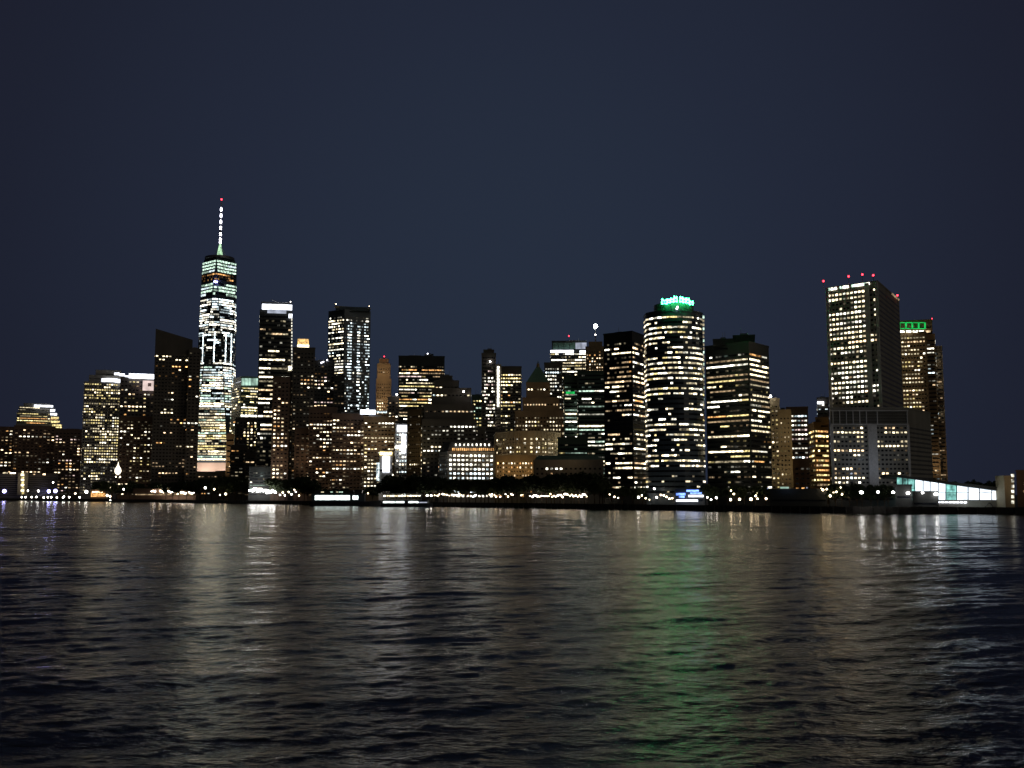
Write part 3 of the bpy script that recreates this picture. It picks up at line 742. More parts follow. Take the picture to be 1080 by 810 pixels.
# ---- round tower with the green sign
b = Bld('skyscraper', 'round fronted glass tower under a glowing green rooftop sign', 'skyscraper', 'blue')
D = 790
cx_ = P(714.3, 330, D).x; hw = (P(743, 330, D).x - P(682.5, 330, D).x) / 2
arc = []
for k in range(15):
    an = math.radians(-68 + 136 * k / 14); R = hw / math.sin(math.radians(68)); arc.append((cx_ + R * math.sin(an), D + R * math.cos(math.radians(0)) - R * math.cos(an)))
bk = [(cx_ + hw * 1.0, arc[-1][1] + 14), (cx_ - hw * 1.0, arc[0][1] + 14)]
b17 = b
_rows = {}
def rowmask(prob, mean_px, seed, x0=600, x1=900):
    def f(x, y):
        k = (seed, b17.row)
        if k not in _rows:
            r = random.Random(k[0] * 1000 + k[1]); p_ = min(.97, max(.03, prob(y) * r.choice((.45, .75, .9, 1.05, 1.25, 1.5, 1.8)))); L_ = []; xx = x0; on = r.random() < p_
            while xx < x1:
                d = r.expovariate(1 / (mean_px * (p_ if on else 1 - p_) * 2)) + 1.2; L_.append((xx, xx + d, on)); xx += d; on = not on
            _rows[k] = L_
        for a0, b0, on in _rows[k]:
            if a0 <= x < b0: return (1.0,) if on else (0.0,)
        return (0.0,)
    return f
m0 = zones((680, 745, 325, 333, .15), (680, 712, 336, 341, (1,)), (712, 745, 336, 341, .4), (680, 745, 341, 372, .6), (680, 745, 372, 420, .8), (680, 745, 420, 470, .55), (680, 745, 481, 485, (.97,)), (680, 745, 485, 497, .6), default=.3)
m = rowmask(lambda y: m0(712, y) if not isinstance(m0(712, y), tuple) else .97, 9, 17)
b.vol(0, 0, 328, D, poly=arc + bk, mode='strip', fh=3.93, bay=1.6, wh=.5, run=5, p=.6, fv=.55, pal=CREAM + (('whiteh', 4),), mask=m, maxrun=4, margin=.05, top=2.5, roof='edge', ww=1.0)
zt = P(0, 328, D).z
rg = [(cx_ + 15.5 * math.sin(a), D + 18 - 15.5 * math.cos(a)) for a in np.linspace(0, 2 * math.pi, 24, endpoint=False)]
a_ = Acc(); a_.prism(rg, zt - .5, P(0, 318, D).z, WALL['black']); b.part('halo_drum', a_)  # drum added behind the sign to catch its green light as a halo
for k, (x0, x1) in enumerate(((698, 703.5), (703.8, 706.8), (707.2, 710.4), (710.8, 714.2), (717, 720), (720.4, 723.4), (723.8, 727), (727.2, 731))):
    a_ = Acc(); rr = random.Random(k)
    f = ((x0 + x1) / 2 - 714) / 17
    yb = 319.6 + 3.5 * f * f - 1; h_ = (5.5, 4.4, 4.6, 6.4, 6.2, 5.2, 6.0, 4.2)[k]
    DD = D - 4 + 10 * f * f
    pts = [P(x0, yb, DD), P(x0 + .3, yb - h_, DD), P((x0 + x1) / 2, yb - h_ * .55, DD), P(x1 - .3, yb - h_ * .92, DD), P(x1, yb, DD), P((x0 + x1) / 2, yb - h_ * .2, DD), P(x0, yb, DD)]
    for i in range(6): a_.tube(pts[i], pts[i + 1], .34, .34, GLOW['sign'], 6)
    b.part('sign_stroke', a_)
a_ = Acc(); a_.tube(P(713.7, 326, D - 1), P(714.6, 323.2, D - 1), .6, .6, GLOW['mast'], 6); b.part('roof_lamp', a_)
a_ = Acc()
for x in (700, 708, 716, 724, 730): a_.tube(P(x, 319, D - 2), (P(x, 319, D - 2).x, D + 6, zt), .25, .25, WALL['metal'], 5)
b.part('sign_frame', a_)
for k in range(44): b.band(740.3, 742.8, 333 + k * 4.15, 335.4 + k * 4.15, D + 20, 'creaml' if k % 3 else 'greenm', 'stair_window', thick=1.5)
b.done(50)

b = Bld('skyscraper', 'massive black tower with bright striped floors right of the round tower', 'skyscraper', 'black')
D = 800
m = zones((740, 812, 350, 366, .03), (740, 812, 366, 378, .35), (740, 790, 378, 404, .85), (790, 812, 378, 404, .65), (740, 812, 404, 452, .7), (740, 812, 452, 469, .12), (740, 790, 474, 482, .8), (740, 812, 471, 500, .4), (775, 812, 500, 520, .5), default=.2)
b.vol(743.5, 810.5, 361, D, 40, xc=789.5, Dl=D * 1.035, Dr=D * 1.035, mode='strip', fh=3.95, bay=3.0, wh=.5, run=5, p=.5, fv=.7, pal=OFFICE + (('yellowm', 2), ('creamh', 3)), mask=m, top=7, ww=.93)
b.vol(773, 796, 354.5, D + 12, 20, ybot=362, mode='strip', p=0)
b.vol(752, 773, 358.5, D + 14, 20, ybot=364, mode='strip', p=0); b.done(98)

# ---- blocks between the black tower and the big right tower
b = Bld('office_building', 'narrow beige stone slab with dim yellow windows beside the black tower', 'office building', 'beige')
D = 960
b.vol(811, 822, 421, D, 30, mode='punch', fh=4.1, bay=3.2, ww=.5, wh=.5, p=.3, pal=YELLOW + (('yellowl', 6),)); b.redlamp(812.5, 418, D - 4, 1.2, 'globe_white', 'roof_lamp', drop=421); b.done()
b = Bld('office_building', 'taller plain beige ribbed slab in front of the pink striped tower', 'office building', 'beige')
b.vol(820.5, 834, 433, 920, 30, mode='punch', fh=4.1, bay=2.8, ww=.4, wh=.5, p=.03, pal=YELLOW, piers=1); b.done()
b = Bld('office_tower', 'brown tower with even white rows of windows on its upper half', 'skyscraper', 'brown')
b.vol(829, 852, 430, 1010, 30, mode='strip', fh=4.45, bay=2.9, wh=.5, run=9, p=.5, ww=.8, maxrun=1, pal=COOL + (('pinkm', 3), ('whiteh', 4)), mask=zones((829, 838, 430, 437, .6), (829, 852, 437, 484, (.93,)), (832, 845, 488, 492, (1,)), default=0), roof='edge', top=6); b.done()
b = Bld('office_tower', 'small dark tower with a white lit top floor behind the amber building', 'skyscraper', 'dark')
b.vol(861.5, 874, 420, 1120, 24, mode='strip', fh=4.6, bay=3.2, run=2, p=.3, pal=COOL); b.band(862, 869, 423.5, 426, 1119, 'crown_white', 'lit_top_floor'); b.done()
b = Bld('office_building', 'amber glowing office block with bright golden floors beside the big right tower', 'office building', 'tan')
D = 900
b.vol(852.5, 874, 446, D, 28, xc=858.5, Dl=D * 1.04, Dr=D * 1.01, mode='strip', fh=4.2, bay=2.6, wh=.55, run=3, p=.75, fv=.5, maxrun=3, pal=(('amberm', 3), ('yellowh', 4), ('warmh', 2), ('yellowm', 3)), mask=zones((852, 859, 440, 485, .6), (852, 859, 485, 520, .05), default=.8))
b.vol(860, 874, 441, D + 4, 20, ybot=447, mode='strip', p=0); b.done()

# ---- big tower on the right
b = Bld('skyscraper', 'huge pale ribbed tower with a grid of square windows and red roof lamps', 'skyscraper', 'grey')
D = 800
def m39(x, y):
    if y > 428: return (0,)
    if 914.5 < x < 919.5: return (0,)
    if x >= 919.5: return (.92,) if y < 385 or y > 400 else (.3,)
    if x < 876: return .8
    if y < 300: return (1,)
    if y < 322: return (.97,)
    if y < 330: return (.35,) if x < 895 else (.85,)
    if y < 375: return (.94,)
    if y < 380: return (.25,)
    if y < 384: return (.97,)
    if y < 412: return .62
    return .7
PW = (('whiteh', 5), ('creamh', 6), ('creamm', .6), ('warmh', 1))
pl, _, zt = b.vol(871, 947.5, 297, D, 40, xc=925.5, Dl=D * 1.037, Dr=D * 1.10, mode='punch', fh=3.95, bay=3.05, ww=.66, wh=.56, run=3, fv=.5, p=.8, pal=PW, mask=m39, top=4, roof='edge',
      faces={1: dict(mask=lambda x, y: (0,), p=0)})
A, C, B_ = Vector(pl[0]), Vector(pl[1]), Vector(pl[2])
tA = (C - A).normalized(); tB = (B_ - C).normalized(); LA = (C - A).length; LB = (B_ - C).length
def onface(o, t, u, z): q = o + t * u; return (q.x, q.y, z)
a_ = Acc()
for k in range(14):
    if k in (3, 7): continue
    a_.fbox(onface(A, tA, 3 + k * (LA - 8) / 14, zt - .6), tA, (LA - 8) / 14 * .9, 1.9, 0, .5, LIT['whiteh' if k % 4 else 'greenm'])
b.part('cornice_light', a_)
a_ = Acc(); a_.fbox(onface(C, tB, LB * .8, zt + .2), tB, LB * .35, 1.4, 0, .5, LIT['warml']); b.part('cornice_light', a_)
for u in (1.2, LA * .80, LA - .8):
    a_ = Acc(); a_.fbox(onface(A, tA, u, (GZ + zt) / 2), tA, 2.4 if u != LA * .80 else 3.6, zt - GZ, 0, .9, WALL['pale']); b.part('corner_pier', a_)
for px, py, dd in ((868.5, 296.5, D * 1.03), (895, 291.5, D * 1.015), (909.5, 289.5, D * 1.01), (921, 290.3, D + 5), (946.5, 311.5, D * 1.08)):
    b.redlamp(px, py, dd, .75, drop=py + 7)
# lower, wider block
Dl_ = D - 6
def m39b(x, y):
    if y < 449 or y > 514: return (0,)
    if 912 < x < 926: return (0,)
    k = int((y - 449) / 4.55)
    return ((.3,), (.85,), (.9,), (.6,), (.75,), (.97,), (.2,), (.25,), (.85,), (.35,), (.8,), (.45,), (.85,), (.3,), (.2,))[min(14, k)]
pl2, _, zt2 = b.vol(875.5, 981, 431, Dl_, 40, xc=957.5, Dl=Dl_ * 1.0, Dr=Dl_ * 1.06, mode='punch', fh=3.45, bay=2.95, ww=.64, wh=.58, run=3, fv=0, p=.7, pal=PW + (('coolh', 2),), mask=m39b, top=13, bot=9, roof='edge',
      faces={1: dict(mask=lambda x, y: (0,), p=0)})
A, C = Vector(pl2[0]), Vector(pl2[1]); tA = (C - A).normalized(); LA = (C - A).length
a_ = Acc(); zl0, zl1 = P(0, 447.5, Dl_).z, P(0, 433, Dl_).z
for z_ in (zl0, zl1): a_.fbox(onface(A, tA, LA / 2, z_), tA, LA, .9, 0, .8, WALL['pale'])
for k, u in enumerate(np.linspace(0.03, .46, 6)): a_.fbox(onface(A, tA, LA * u, (zl0 + zl1) / 2), tA, .7, zl1 - zl0 - 1.0, 0, .75, WALL['pale'])
for u in (.60, .985): a_.fbox(onface(A, tA, LA * u, (zl0 + zl1) / 2), tA, .7, zl1 - zl0 - 1.0, 0, .75, WALL['pale'])
b.part('louver_frame', a_)
a_ = Acc()
for k in range(9): a_.fbox(onface(A, tA, LA / 2, zl0 + 1 + k * (zl1 - zl0) / 9), tA, LA - 1, .5, .05, .35, WALL['black'])
b.part('louver_blades', a_)
for u, w_ in ((.01, 2.2), (.53, 7.0), (.99, 1.6)):
    a_ = Acc(); a_.fbox(onface(A, tA, LA * u, (GZ + zl0) / 2), tA, w_, zl0 - GZ - 1, 0, 1.1, WALL['pale']); b.part('corner_pier', a_)
b.done(100)

b = Bld('skyscraper', 'tower with five green lit roof panels and amber vertical ribs at the right', 'skyscraper', 'tan')
D = 1040
m = lambda x, y: (0,) if x > 975 else (.8 if 356 < y < 372 else .5 if y < 393 else (.9,) if y < 403 else .6 if y < 435 else .1)
b.vol(948.5, 976.5, 350, D, 34, mode='punch', fh=4.1, bay=2.75, ww=.68, wh=.5, run=2, p=.5, fv=.4, pal=CREAM + (('warmm', 2),), piers=1, mask=m, top=4, roof=None)
b.vol(949, 983, 338.5, D + 4, 30, ybot=350, mode='strip', p=0, roof='edge')
b.vol(975.5, 986, 352, D + 6, 30, mode='strip', fh=4.1, bay=3, run=3, p=.28, fv=.9, pal=COOL + (('warmm', 2),), roof=None, mask=lambda x, y: .45 if y < 410 else .06)
b.vol(984, 993.5, 366, D + 14, 30, mode='strip', fh=4.1, bay=4, run=3, p=.1, fv=.9, pal=(('warml', 1),), roof='edge', mask=lambda x, y: .3 if y < 400 else .08)
for k in range(5):
    x = 949.2 + k * 6.7
    q = [P(x, 340.3, D + 1), P(x + 5.9, 340.3, D + 1), P(x + 5.9, 346.6, D + 1), P(x, 346.6, D + 1)]
    a_ = Acc()
    for i in range(4): a_.tube(q[i], q[(i + 1) % 4], .45, .45, GLOW['greenband'], 6)
    b.part('green_roof_panel', a_)
    b.band(x, x + 5.2, 348.6, 350.6, D - 1, 'whiteh' if k < 4 else 'warmm', 'floor_light')
b.redlamp(983, 336, D, .5, drop=339); b.done(95)

# ---- brick building at the right edge
b = Bld('ferry_house', 'brown brick waterfront building cut by the right edge, with a pale stair tower', 'building', 'brown')
D = 640
b.vol(1071, 1150, 497, D, 20, mode='punch', fh=5, bay=7, ww=.3, wh=.4, p=0, roof='edge')
a_ = Acc(); q0, q1 = P(1060.5, 500, D), P(1070.5, 500, D); a_.box(q0.x, D + 2, GZ, q1.x, D + 14, P(0, 501.5, D).z, WALL['beige']); b.part('stair_tower', a_)
for k in range(6): b.band(1066.2, 1069.6, 500 + k * 5.6, 503 + k * 5.6, D + 2.2, 'whitem', 'stair_window')
b.done()

# ---- dark filler blocks that close the gaps low between the towers (seen as black shapes in the photo)
for (x0, x1, y, D, lab) in [
    (385, 422, 462, 1440, 'dim low block behind the white windowed tan building'),
    (208, 250, 498, 1690, 'low dim block behind the base of the tallest tower'),
    (484, 512, 452, 1180, 'low block with cool windows behind the mansard roofed building'),
    (636, 690, 505, 1000, 'low dark block hidden behind the square warm rowed tower'),
    (836, 880, 486, 960, 'plain dark reddish block under the white rowed brown tower')]:
    b = Bld('office_building', lab, 'office building', 'brown' if x0 in (836,) else 'dark')
    b.vol(x0, x1, y, D, 28, mode='punch', fh=4.5, bay=5, ww=.6, wh=.5, p=.25 if x0 == 484 else .07, pal=COOL if x0 == 484 else WARMS); b.done(20)

# ------------------------------------------------------------------ land and water
a_ = Acc(); pxs = list(range(-500, 1501, 40)); edge = []
for px in pxs:
    Y = shoreY(px); edge.append((P(px, HZ, Y).x, Y))
pol = edge + [(9000, 5200), (9000, 9000), (-9000, 9000), (-9000, edge[0][1])]
a_.prism(pol, -3, GZ, WALL['ground']); tag(a_.build('ground'), kind='structure')
a_ = Acc()
for i in range(len(edge) - 1):
    A, B_ = Vector(edge[i]), Vector(edge[i + 1]); t = B_ - A; L = t.length; t /= L
    a_.fbox(((A.x + B_.x) / 2, (A.y + B_.y) / 2, .6), t, L - .02, 6.0, .02, 1.2, WALL['seawall'])
    a_.fbox(((A.x + B_.x) / 2, (A.y + B_.y) / 2, 3.9), t, L - .02, .8, -.3, .9, WALL['seawall'])
    n = int(L / 7)
    for k in range(n):
        q = A + t * (k + .5) * L / n
        a_.tube((q.x + t.y * 1.8, q.y - t.x * 1.8, -2), (q.x + t.y * 1.8, q.y - t.x * 1.8, 4.0), .35, .3, WALL['seawall'], 6)
tag(a_.build('seawall'), kind='structure')

def water():
    rng = np.random.RandomState(5)
    th = np.concatenate([np.linspace(-180, -46, 40)[:-1], np.linspace(-46, -33, 60)[:-1], np.linspace(-33, 33, 860)[:-1], np.linspace(33, 46, 60)[:-1], np.linspace(46, 180, 40)])
    r = np.concatenate([np.linspace(.5, 24, 14)[:-1], 24 * 1.0045 ** np.arange(0, 1000), ])
    r = np.concatenate([r, np.geomspace(r[-1] * 1.03, 9000, 12)])
    R, T = np.meshgrid(r, np.radians(th), indexing='ij')
    X = R * np.sin(T); Y = R * np.cos(T); Z = np.zeros_like(X)
    dr = np.gradient(r)[:, None] * np.ones_like(T)
    # wind waves running mostly towards the camera, slightly oblique
    lam = np.concatenate([rng.uniform(14, 60, 7), rng.uniform(7, 14, 10), rng.uniform(3.5, 7, 18), rng.uniform(1.7, 3.5, 28), rng.uniform(.8, 1.7, 34)])
    for l in lam:
        k = 2 * math.pi / l
        a = math.radians(90 + (14 if l > 7 else 24) + rng.normal(0, 17 if l > 3.5 else 32))
        slope = .013 if l > 14 else .018 if l > 7 else .034 if l > 3.5 else .050 if l > 1.7 else .046
        n_oct = 7 if l > 14 else 10 if l > 7 else 18 if l > 3.5 else 28 if l > 1.7 else 34
        amp = slope * 1.414 / math.sqrt(n_oct) / k * rng.uniform(.6, 1.35)
        ph = rng.uniform(0, 6.28)
        q = (X * math.cos(a) + Y * math.sin(a)) * k + ph + .7 * np.sin(X * k * .13 + ph) + .6 * np.sin(Y * k * .11 + 2 * ph)
        fade = np.clip((l / (dr * 2.6) - .6) / 1.0, 0, 1) * np.clip(1 - (R - 700) / 900, 0, 1)
        Z += amp * (np.sin(q) + .22 * np.sin(2 * q + 1.3)) * fade
    nr, nt_ = X.shape
    co = np.stack([X, Y, Z], -1).reshape(-1, 3).astype(np.float32)
    i = np.arange(nr - 1)[:, None] * nt_ + np.arange(nt_ - 1)[None, :]
    quads = np.stack([i, i + nt_, i + nt_ + 1, i + 1], -1).reshape(-1, 4)[:, ::-1].astype(np.int32)
    me = bpy.data.meshes.new('water')
    me.vertices.add(len(co)); me.vertices.foreach_set('co', co.ravel())
    me.loops.add(quads.size); me.loops.foreach_set('vertex_index', quads.ravel())
    me.polygons.add(len(quads)); me.polygons.foreach_set('loop_start', np.arange(0, quads.size, 4, dtype=np.int32))
    me.polygons.foreach_set('use_smooth', np.ones(len(quads), bool))
    me.update(); me.validate()
    m, nt, out = new_mat('harbour water')
    b = nt.nodes.new('ShaderNodeBsdfPrincipled')
    b.inputs['Base Color'].default_value = (.006, .010, .011, 1); b.inputs['IOR'].default_value = 1.333; b.inputs['Specular Tint'].default_value = (.97, .96, .52, 1)
    g = nt.nodes.new('ShaderNodeNewGeometry')
    mpr = nt.nodes.new('ShaderNodeMapping'); mpr.inputs['Scale'].default_value = (.06, .3, 1); mpr.inputs['Rotation'].default_value = (0, 0, math.radians(-8))
    nr_ = nt.nodes.new('ShaderNodeTexNoise'); nr_.inputs['Scale'].default_value = 1; nr_.inputs['Detail'].default_value = 5; nr_.inputs['Roughness'].default_value = .65
    rr_ = nt.nodes.new('ShaderNodeMapRange'); rr_.inputs['From Min'].default_value = .35; rr_.inputs['From Max'].default_value = .65; rr_.inputs['To Min'].default_value = .10; rr_.inputs['To Max'].default_value = .19
    nt.links.new(g.outputs['Position'], mpr.inputs[0]); nt.links.new(mpr.outputs[0], nr_.inputs['Vector']); nt.links.new(nr_.outputs['Fac'], rr_.inputs['Value']); nt.links.new(rr_.outputs[0], b.inputs['Roughness'])
    prev = None
    for sc, st, dist, seed in ((1.9, .6, .26, 0), (6.0, .6, .06, 7)):
        mp = nt.nodes.new('ShaderNodeMapping'); mp.inputs['Scale'].default_value = (st, 1, 1); mp.inputs['Rotation'].default_value = (0, 0, math.radians(8)); mp.inputs['Location'].default_value = (seed, seed, 0)
        n = nt.nodes.new('ShaderNodeTexNoise'); n.inputs['Scale'].default_value = sc * .6; n.inputs['Detail'].default_value = 4; n.inputs['Roughness'].default_value = .55
        nt.links.new(g.outputs['Position'], mp.inputs['Vector']); nt.links.new(mp.outputs[0], n.inputs['Vector'])
        bp = nt.nodes.new('ShaderNodeBump'); bp.inputs['Distance'].default_value = dist; bp.inputs['Strength'].default_value = .8
        nt.links.new(n.outputs['Fac'], bp.inputs['Height'])
        if prev: nt.links.new(prev.outputs[0], bp.inputs['Normal'])
        prev = bp
    nt.links.new(prev.outputs[0], b.inputs['Normal']); nt.links.new(b.outputs[0], out.inputs[0])
    me.materials.append(m)
    ob = bpy.data.objects.new('water', me); COL.objects.link(ob); tag(ob, kind='structure')
WATER_ROUGH = .25
water()

# ------------------------------------------------------------------ trees
def make_tree(seed, name='tree'):
    rng = random.Random(seed)
    root = empty(name, (0, 0, 0), 'dark leafy tree', 'tree')
    t = Acc(); h = 1.0
    t.tube((0, 0, -.01), (0, 0, .32), .022, .015, WALL['bark'], 8)
    blobs = []
    for k in range(9):
        an = rng.uniform(0, 6.28); r = rng.uniform(.08, .28); z = rng.uniform(.48, .88)
        e = (r * math.cos(an), r * math.sin(an), z); t.tube((0, 0, rng.uniform(.2, .32)), e, .012, .004, WALL['bark'], 6)
        blobs.append((e, rng.uniform(.10, .17)))
    blobs.append(((0, 0, .86), .13))
    t.build('trunk', root)
    c = Acc()
    for (e, r) in blobs:
        for _ in range(260):
            d = Vector((rng.gauss(0, 1), rng.gauss(0, 1), rng.gauss(0, .8))).normalized() * r * rng.uniform(.35, 1.08)
            p = Vector(e) + d; s_ = rng.uniform(.016, .032)
            u = Vector((rng.gauss(0, 1), rng.gauss(0, 1), rng.gauss(0, 1))).normalized(); w = u.orthogonal().normalized() * s_; u = u.cross(w).normalized() * s_
            c.add([tuple(p - u - w), tuple(p + u - w), tuple(p + u + w), tuple(p - u + w)], [(0, 1, 2, 3)], WALL['leaf'])
    c.build('crown', root); return root
protos = [make_tree(k) for k in range(4)]; used = set()
ORD = ['first', 'second', 'third', 'fourth', 'fifth', 'sixth', 'seventh', 'eighth', 'ninth', 'tenth', 'eleventh', 'twelfth', 'thirteenth', 'fourteenth', 'fifteenth', 'sixteenth', 'seventeenth', 'eighteenth', 'nineteenth', 'twentieth']
trng = random.Random(3)
def tree(px, ytop, D, lab, grp):
    k = trng.randrange(4)
    o = protos[k] if k not in used else copy_tree(protos[k]); used.add(k)
    h = P(0, ytop, D).z - GZ; x = P(px, HZ, D).x
    o.location = (x, D, GZ); o.scale = (h * trng.uniform(.9, 1.15), h * .95, h); o.rotation_euler = (0, 0, trng.uniform(0, 6.28)); o['label'] = lab; o['group'] = grp
def trees(xs, ys, dd, where, grp):
    n = 0
    for i, x in enumerate(xs):
        y = ys + trng.uniform(-2.2, 2.2) if not callable(ys) else ys(x) + trng.uniform(-.8, .8)
        tree(x + trng.uniform(-1.5, 1.5), y, shoreY(x) + dd + trng.uniform(-6, 6), ORD[min(i, 19)] + ' dark tree from left ' + where, grp)
trees(range(100, 140, 9), 509, 45, 'in the row beneath the curved white banded tower', 'trees on the left waterfront')
trees(range(142, 206, 8), 508, 70, 'in the row above the string of white pavilion lamps', 'trees on the left waterfront')
trees(range(206, 262, 6), lambda x: 502 + abs(x - 236) * .16, 55, 'in the rounded clump before the tallest tower', 'trees before the tallest tower')
trees(range(290, 334, 6), 504, 32, 'in the clump right of the blazing floodlights', 'trees right of the floodlights')
trees(range(336, 400, 8), 514, 30, 'in the low row behind the dark ferry', 'trees behind the ferry')
trees(range(404, 470, 5), 503.5, 24, 'in the park row behind the two decked lit boat', 'park trees left')
trees(range(471, 524, 5), 505.5, 28, 'in the park row before the mansard roofed building', 'park trees under the mansard roof')
trees(range(526, 580, 5), 503.0, 28, 'in the park row before the curved beige stone building', 'park trees under the stone buildings')
trees(range(581, 640, 5), 500.5, 30, 'in the park row before the low classical building', 'park trees under the classical building')
trees(range(646, 684, 11), 513, 34, 'in the row below the square warm rowed tower', 'trees under the square tower')
trees(range(746, 810, 10), 512, 30, 'in the row at the foot of the massive black tower', 'trees under the black tower')
trees(range(882, 944, 7), 512.5, 24, 'in the row below the huge pale ribbed tower', 'trees under the ribbed tower')
trees(range(1008, 1058, 12), 507.5, 120, 'in the row rising behind the sloping hall roof', 'trees behind the lit hall')

# ------------------------------------------------------------------ lamps
_lp = {}
def lamp(px, py, D, label, grp, key='globe', r=.55, head='globe'):
    if (key, head) not in _lp:
        root = empty('street_lamp', (0, 0, 0), label, 'street lamp', grp)
        a = Acc(); a.tube((0, 0, 0), (0, 0, 1), .09, .05, WALL['post'], 8); a.build('post', root)
        a = Acc(); a.tube((0, 0, 0), (0, 0, .7), .22, .14, WALL['post'], 8); a.build('base', root)
        a = Acc()
        if head == 'flood': a.ball((0, 0, 0), 1, GLOW[key], 10, 6, sz=.7); nm = 'floodlight_head'
        else: a.ball((0, 0, 0), 1, GLOW[key], 8, 6); nm = 'lamp_globe'
        a.build(nm, root); o = _lp[(key, head)] = root
        parts = {c.name.split('.')[0]: c for c in root.children}
    else:
        o = _lp[(key, head)].copy(); COL.objects.link(o); parts = {}
        for ch in _lp[(key, head)].children:
            c = ch.copy(); COL.objects.link(c); c.parent = o; parts[c.name.split('.')[0]] = c
    q = P(px, py, D); o.location = (q.x, D, GZ); o['label'] = label; o['group'] = grp
    h = max(1.2, q.z - GZ)
    parts['post'].scale = (1, 1, h - r * .6)
    g = parts.get('lamp_globe') or parts.get('floodlight_head'); g.location = (0, 0, h); g.scale = (r, r, r)
lr = random.Random(11)
g1 = 'small lamps strung along the park promenade'
l1 = 'small warm lamp globe on a post in the string of lamps under the park trees'
xs = [458, 461.5] + [464 + i * 2.5 for i in range(16)] + [516, 518.5, 521, 523.5, 526, 527.5, 533.5, 536, 539, 541, 550, 550.6] + [559.5 + i * 1.9 for i in range(32)]
for i, x in enumerate(xs):
    y = 522.6 + lr.uniform(-1.6, 1.6); k = 'globe' if lr.random() < .7 else 'globe_white'
    lamp(x + lr.uniform(-.5, .5), y, shoreY(x) + lr.uniform(8, 30), l1, g1, k, .42 if lr.random() < .6 else .62)
lamp(453.5, 515.5, shoreY(453) + 20, 'tall white lamp standing above the right end of the two decked boat', 'tall lamps', 'globe_white', 1.0)
lamp(450.5, 522.5, shoreY(450) + 14, 'white lamp just left of the park lamp string', 'tall lamps', 'globe_white', .9)
lamp(454.8, 522.8, shoreY(454) + 14, 'white lamp at the very start of the park lamp string', 'tall lamps', 'globe_white', .8)
lamp(397.3, 518, shoreY(397) + 14, 'bright white lamp above the bow of the ferry with the wide lit cabin', 'tall lamps', 'globe_white', 1.1)
lamp(406.5, 515, shoreY(406) + 14, 'small lamp above the left end of the two decked boat', 'tall lamps', 'globe', .5)
g = 'bright dock lamps below the ribbed tower'
for i, (x, y, r) in enumerate(((908.5, 519.3, 1.15), (926, 519, .8), (942, 519.2, .9), (957.7, 520, 1.0), (973, 519.8, .75), (987.2, 521.2, 1.15))):
    lamp(x, y, 640, ORD[i] + ' brilliant white dock floodlight from the left below the huge ribbed tower', g, 'flood', r, 'flood')
g = 'warm lamps crowded below the amber block'
for i in range(26):
    x = 865 + i * 1.25 + lr.uniform(-.8, .8); y = 519 + lr.uniform(-5, 5) + (0 if x > 872 else 1)
    lamp(x, y, shoreY(x) + lr.uniform(10, 60), 'warm lamp in the crowded cluster of lights below the amber block', g, 'globe' if i % 3 else 'globe_white', lr.uniform(.3, .75))
g = 'lamps along the quay before the central towers'
l = 'warm quay lamp among those before the square and round glass towers'
for x, y, r in ((643, 521.5, .5), (648, 524, .7), (652, 525, .5), (673.5, 524.5, 1.0), (677, 522.5, .6), (681, 525.5, .6), (685, 527, .4), (690, 515.5, .8), (692.5, 524.5, .8), (697, 522, .7), (700, 522.5, .7), (703, 524, .7), (706, 526, .7), (709, 525.5, .6)):
    lamp(x, y, shoreY(x) + 16, l, g, 'globe_white' if r > .75 else 'globe', r * .85)
g = 'lamps along the quay before the black tower'
l = 'warm quay lamp among those at the foot of the massive black tower'
for x, y, r in ((746, 524.5, .6), (750, 527, .7), (755.5, 525, .8), (770.5, 527, .9), (774, 521, .7), (780, 526.5, .9), (792, 526.5, 1.1), (797, 523, .7), (799, 526, .6), (808, 526, .8), (771, 517.5, .6)):
    lamp(x, y, shoreY(x) + 14, l, g, 'globe' if x > 768 else 'globe_white', r * .85)
g = 'blazing floodlights in a tight row'
for i in range(18):
    x = 263.3 + i * 1.6
    lamp(x, 516.2 + i * .2 + lr.uniform(-1.5, 1.5), shoreY(x) + lr.uniform(6, 16), 'blazing white floodlight in the tight row left of the dark tree clump', g, 'flood', lr.uniform(1.0, 1.9), 'flood')
for i in range(9):
    x = 292 + i * 3 + lr.uniform(-1, 1)
    lamp(x, 519.5 + lr.uniform(-3.5, 3.5), shoreY(x) + lr.uniform(10, 40), 'warm lamp among the scattered lights under the tree clump right of the floodlights', 'scattered lamps under the tree clump', 'globe_white' if i % 2 else 'globe', lr.uniform(.6, 1.0))
g = 'lamps on the far left quay'
for i, x in enumerate([23, 27, 33.5, 38.5, 46, 50.5, 54, 60, 66.5, 67.5, 73, 84]):
    lamp(x, 524.3 + lr.uniform(-.5, .4), shoreY(x) + 10, 'low white lamp in the row at the water edge on the far left', g, 'globe_white', 1.2)
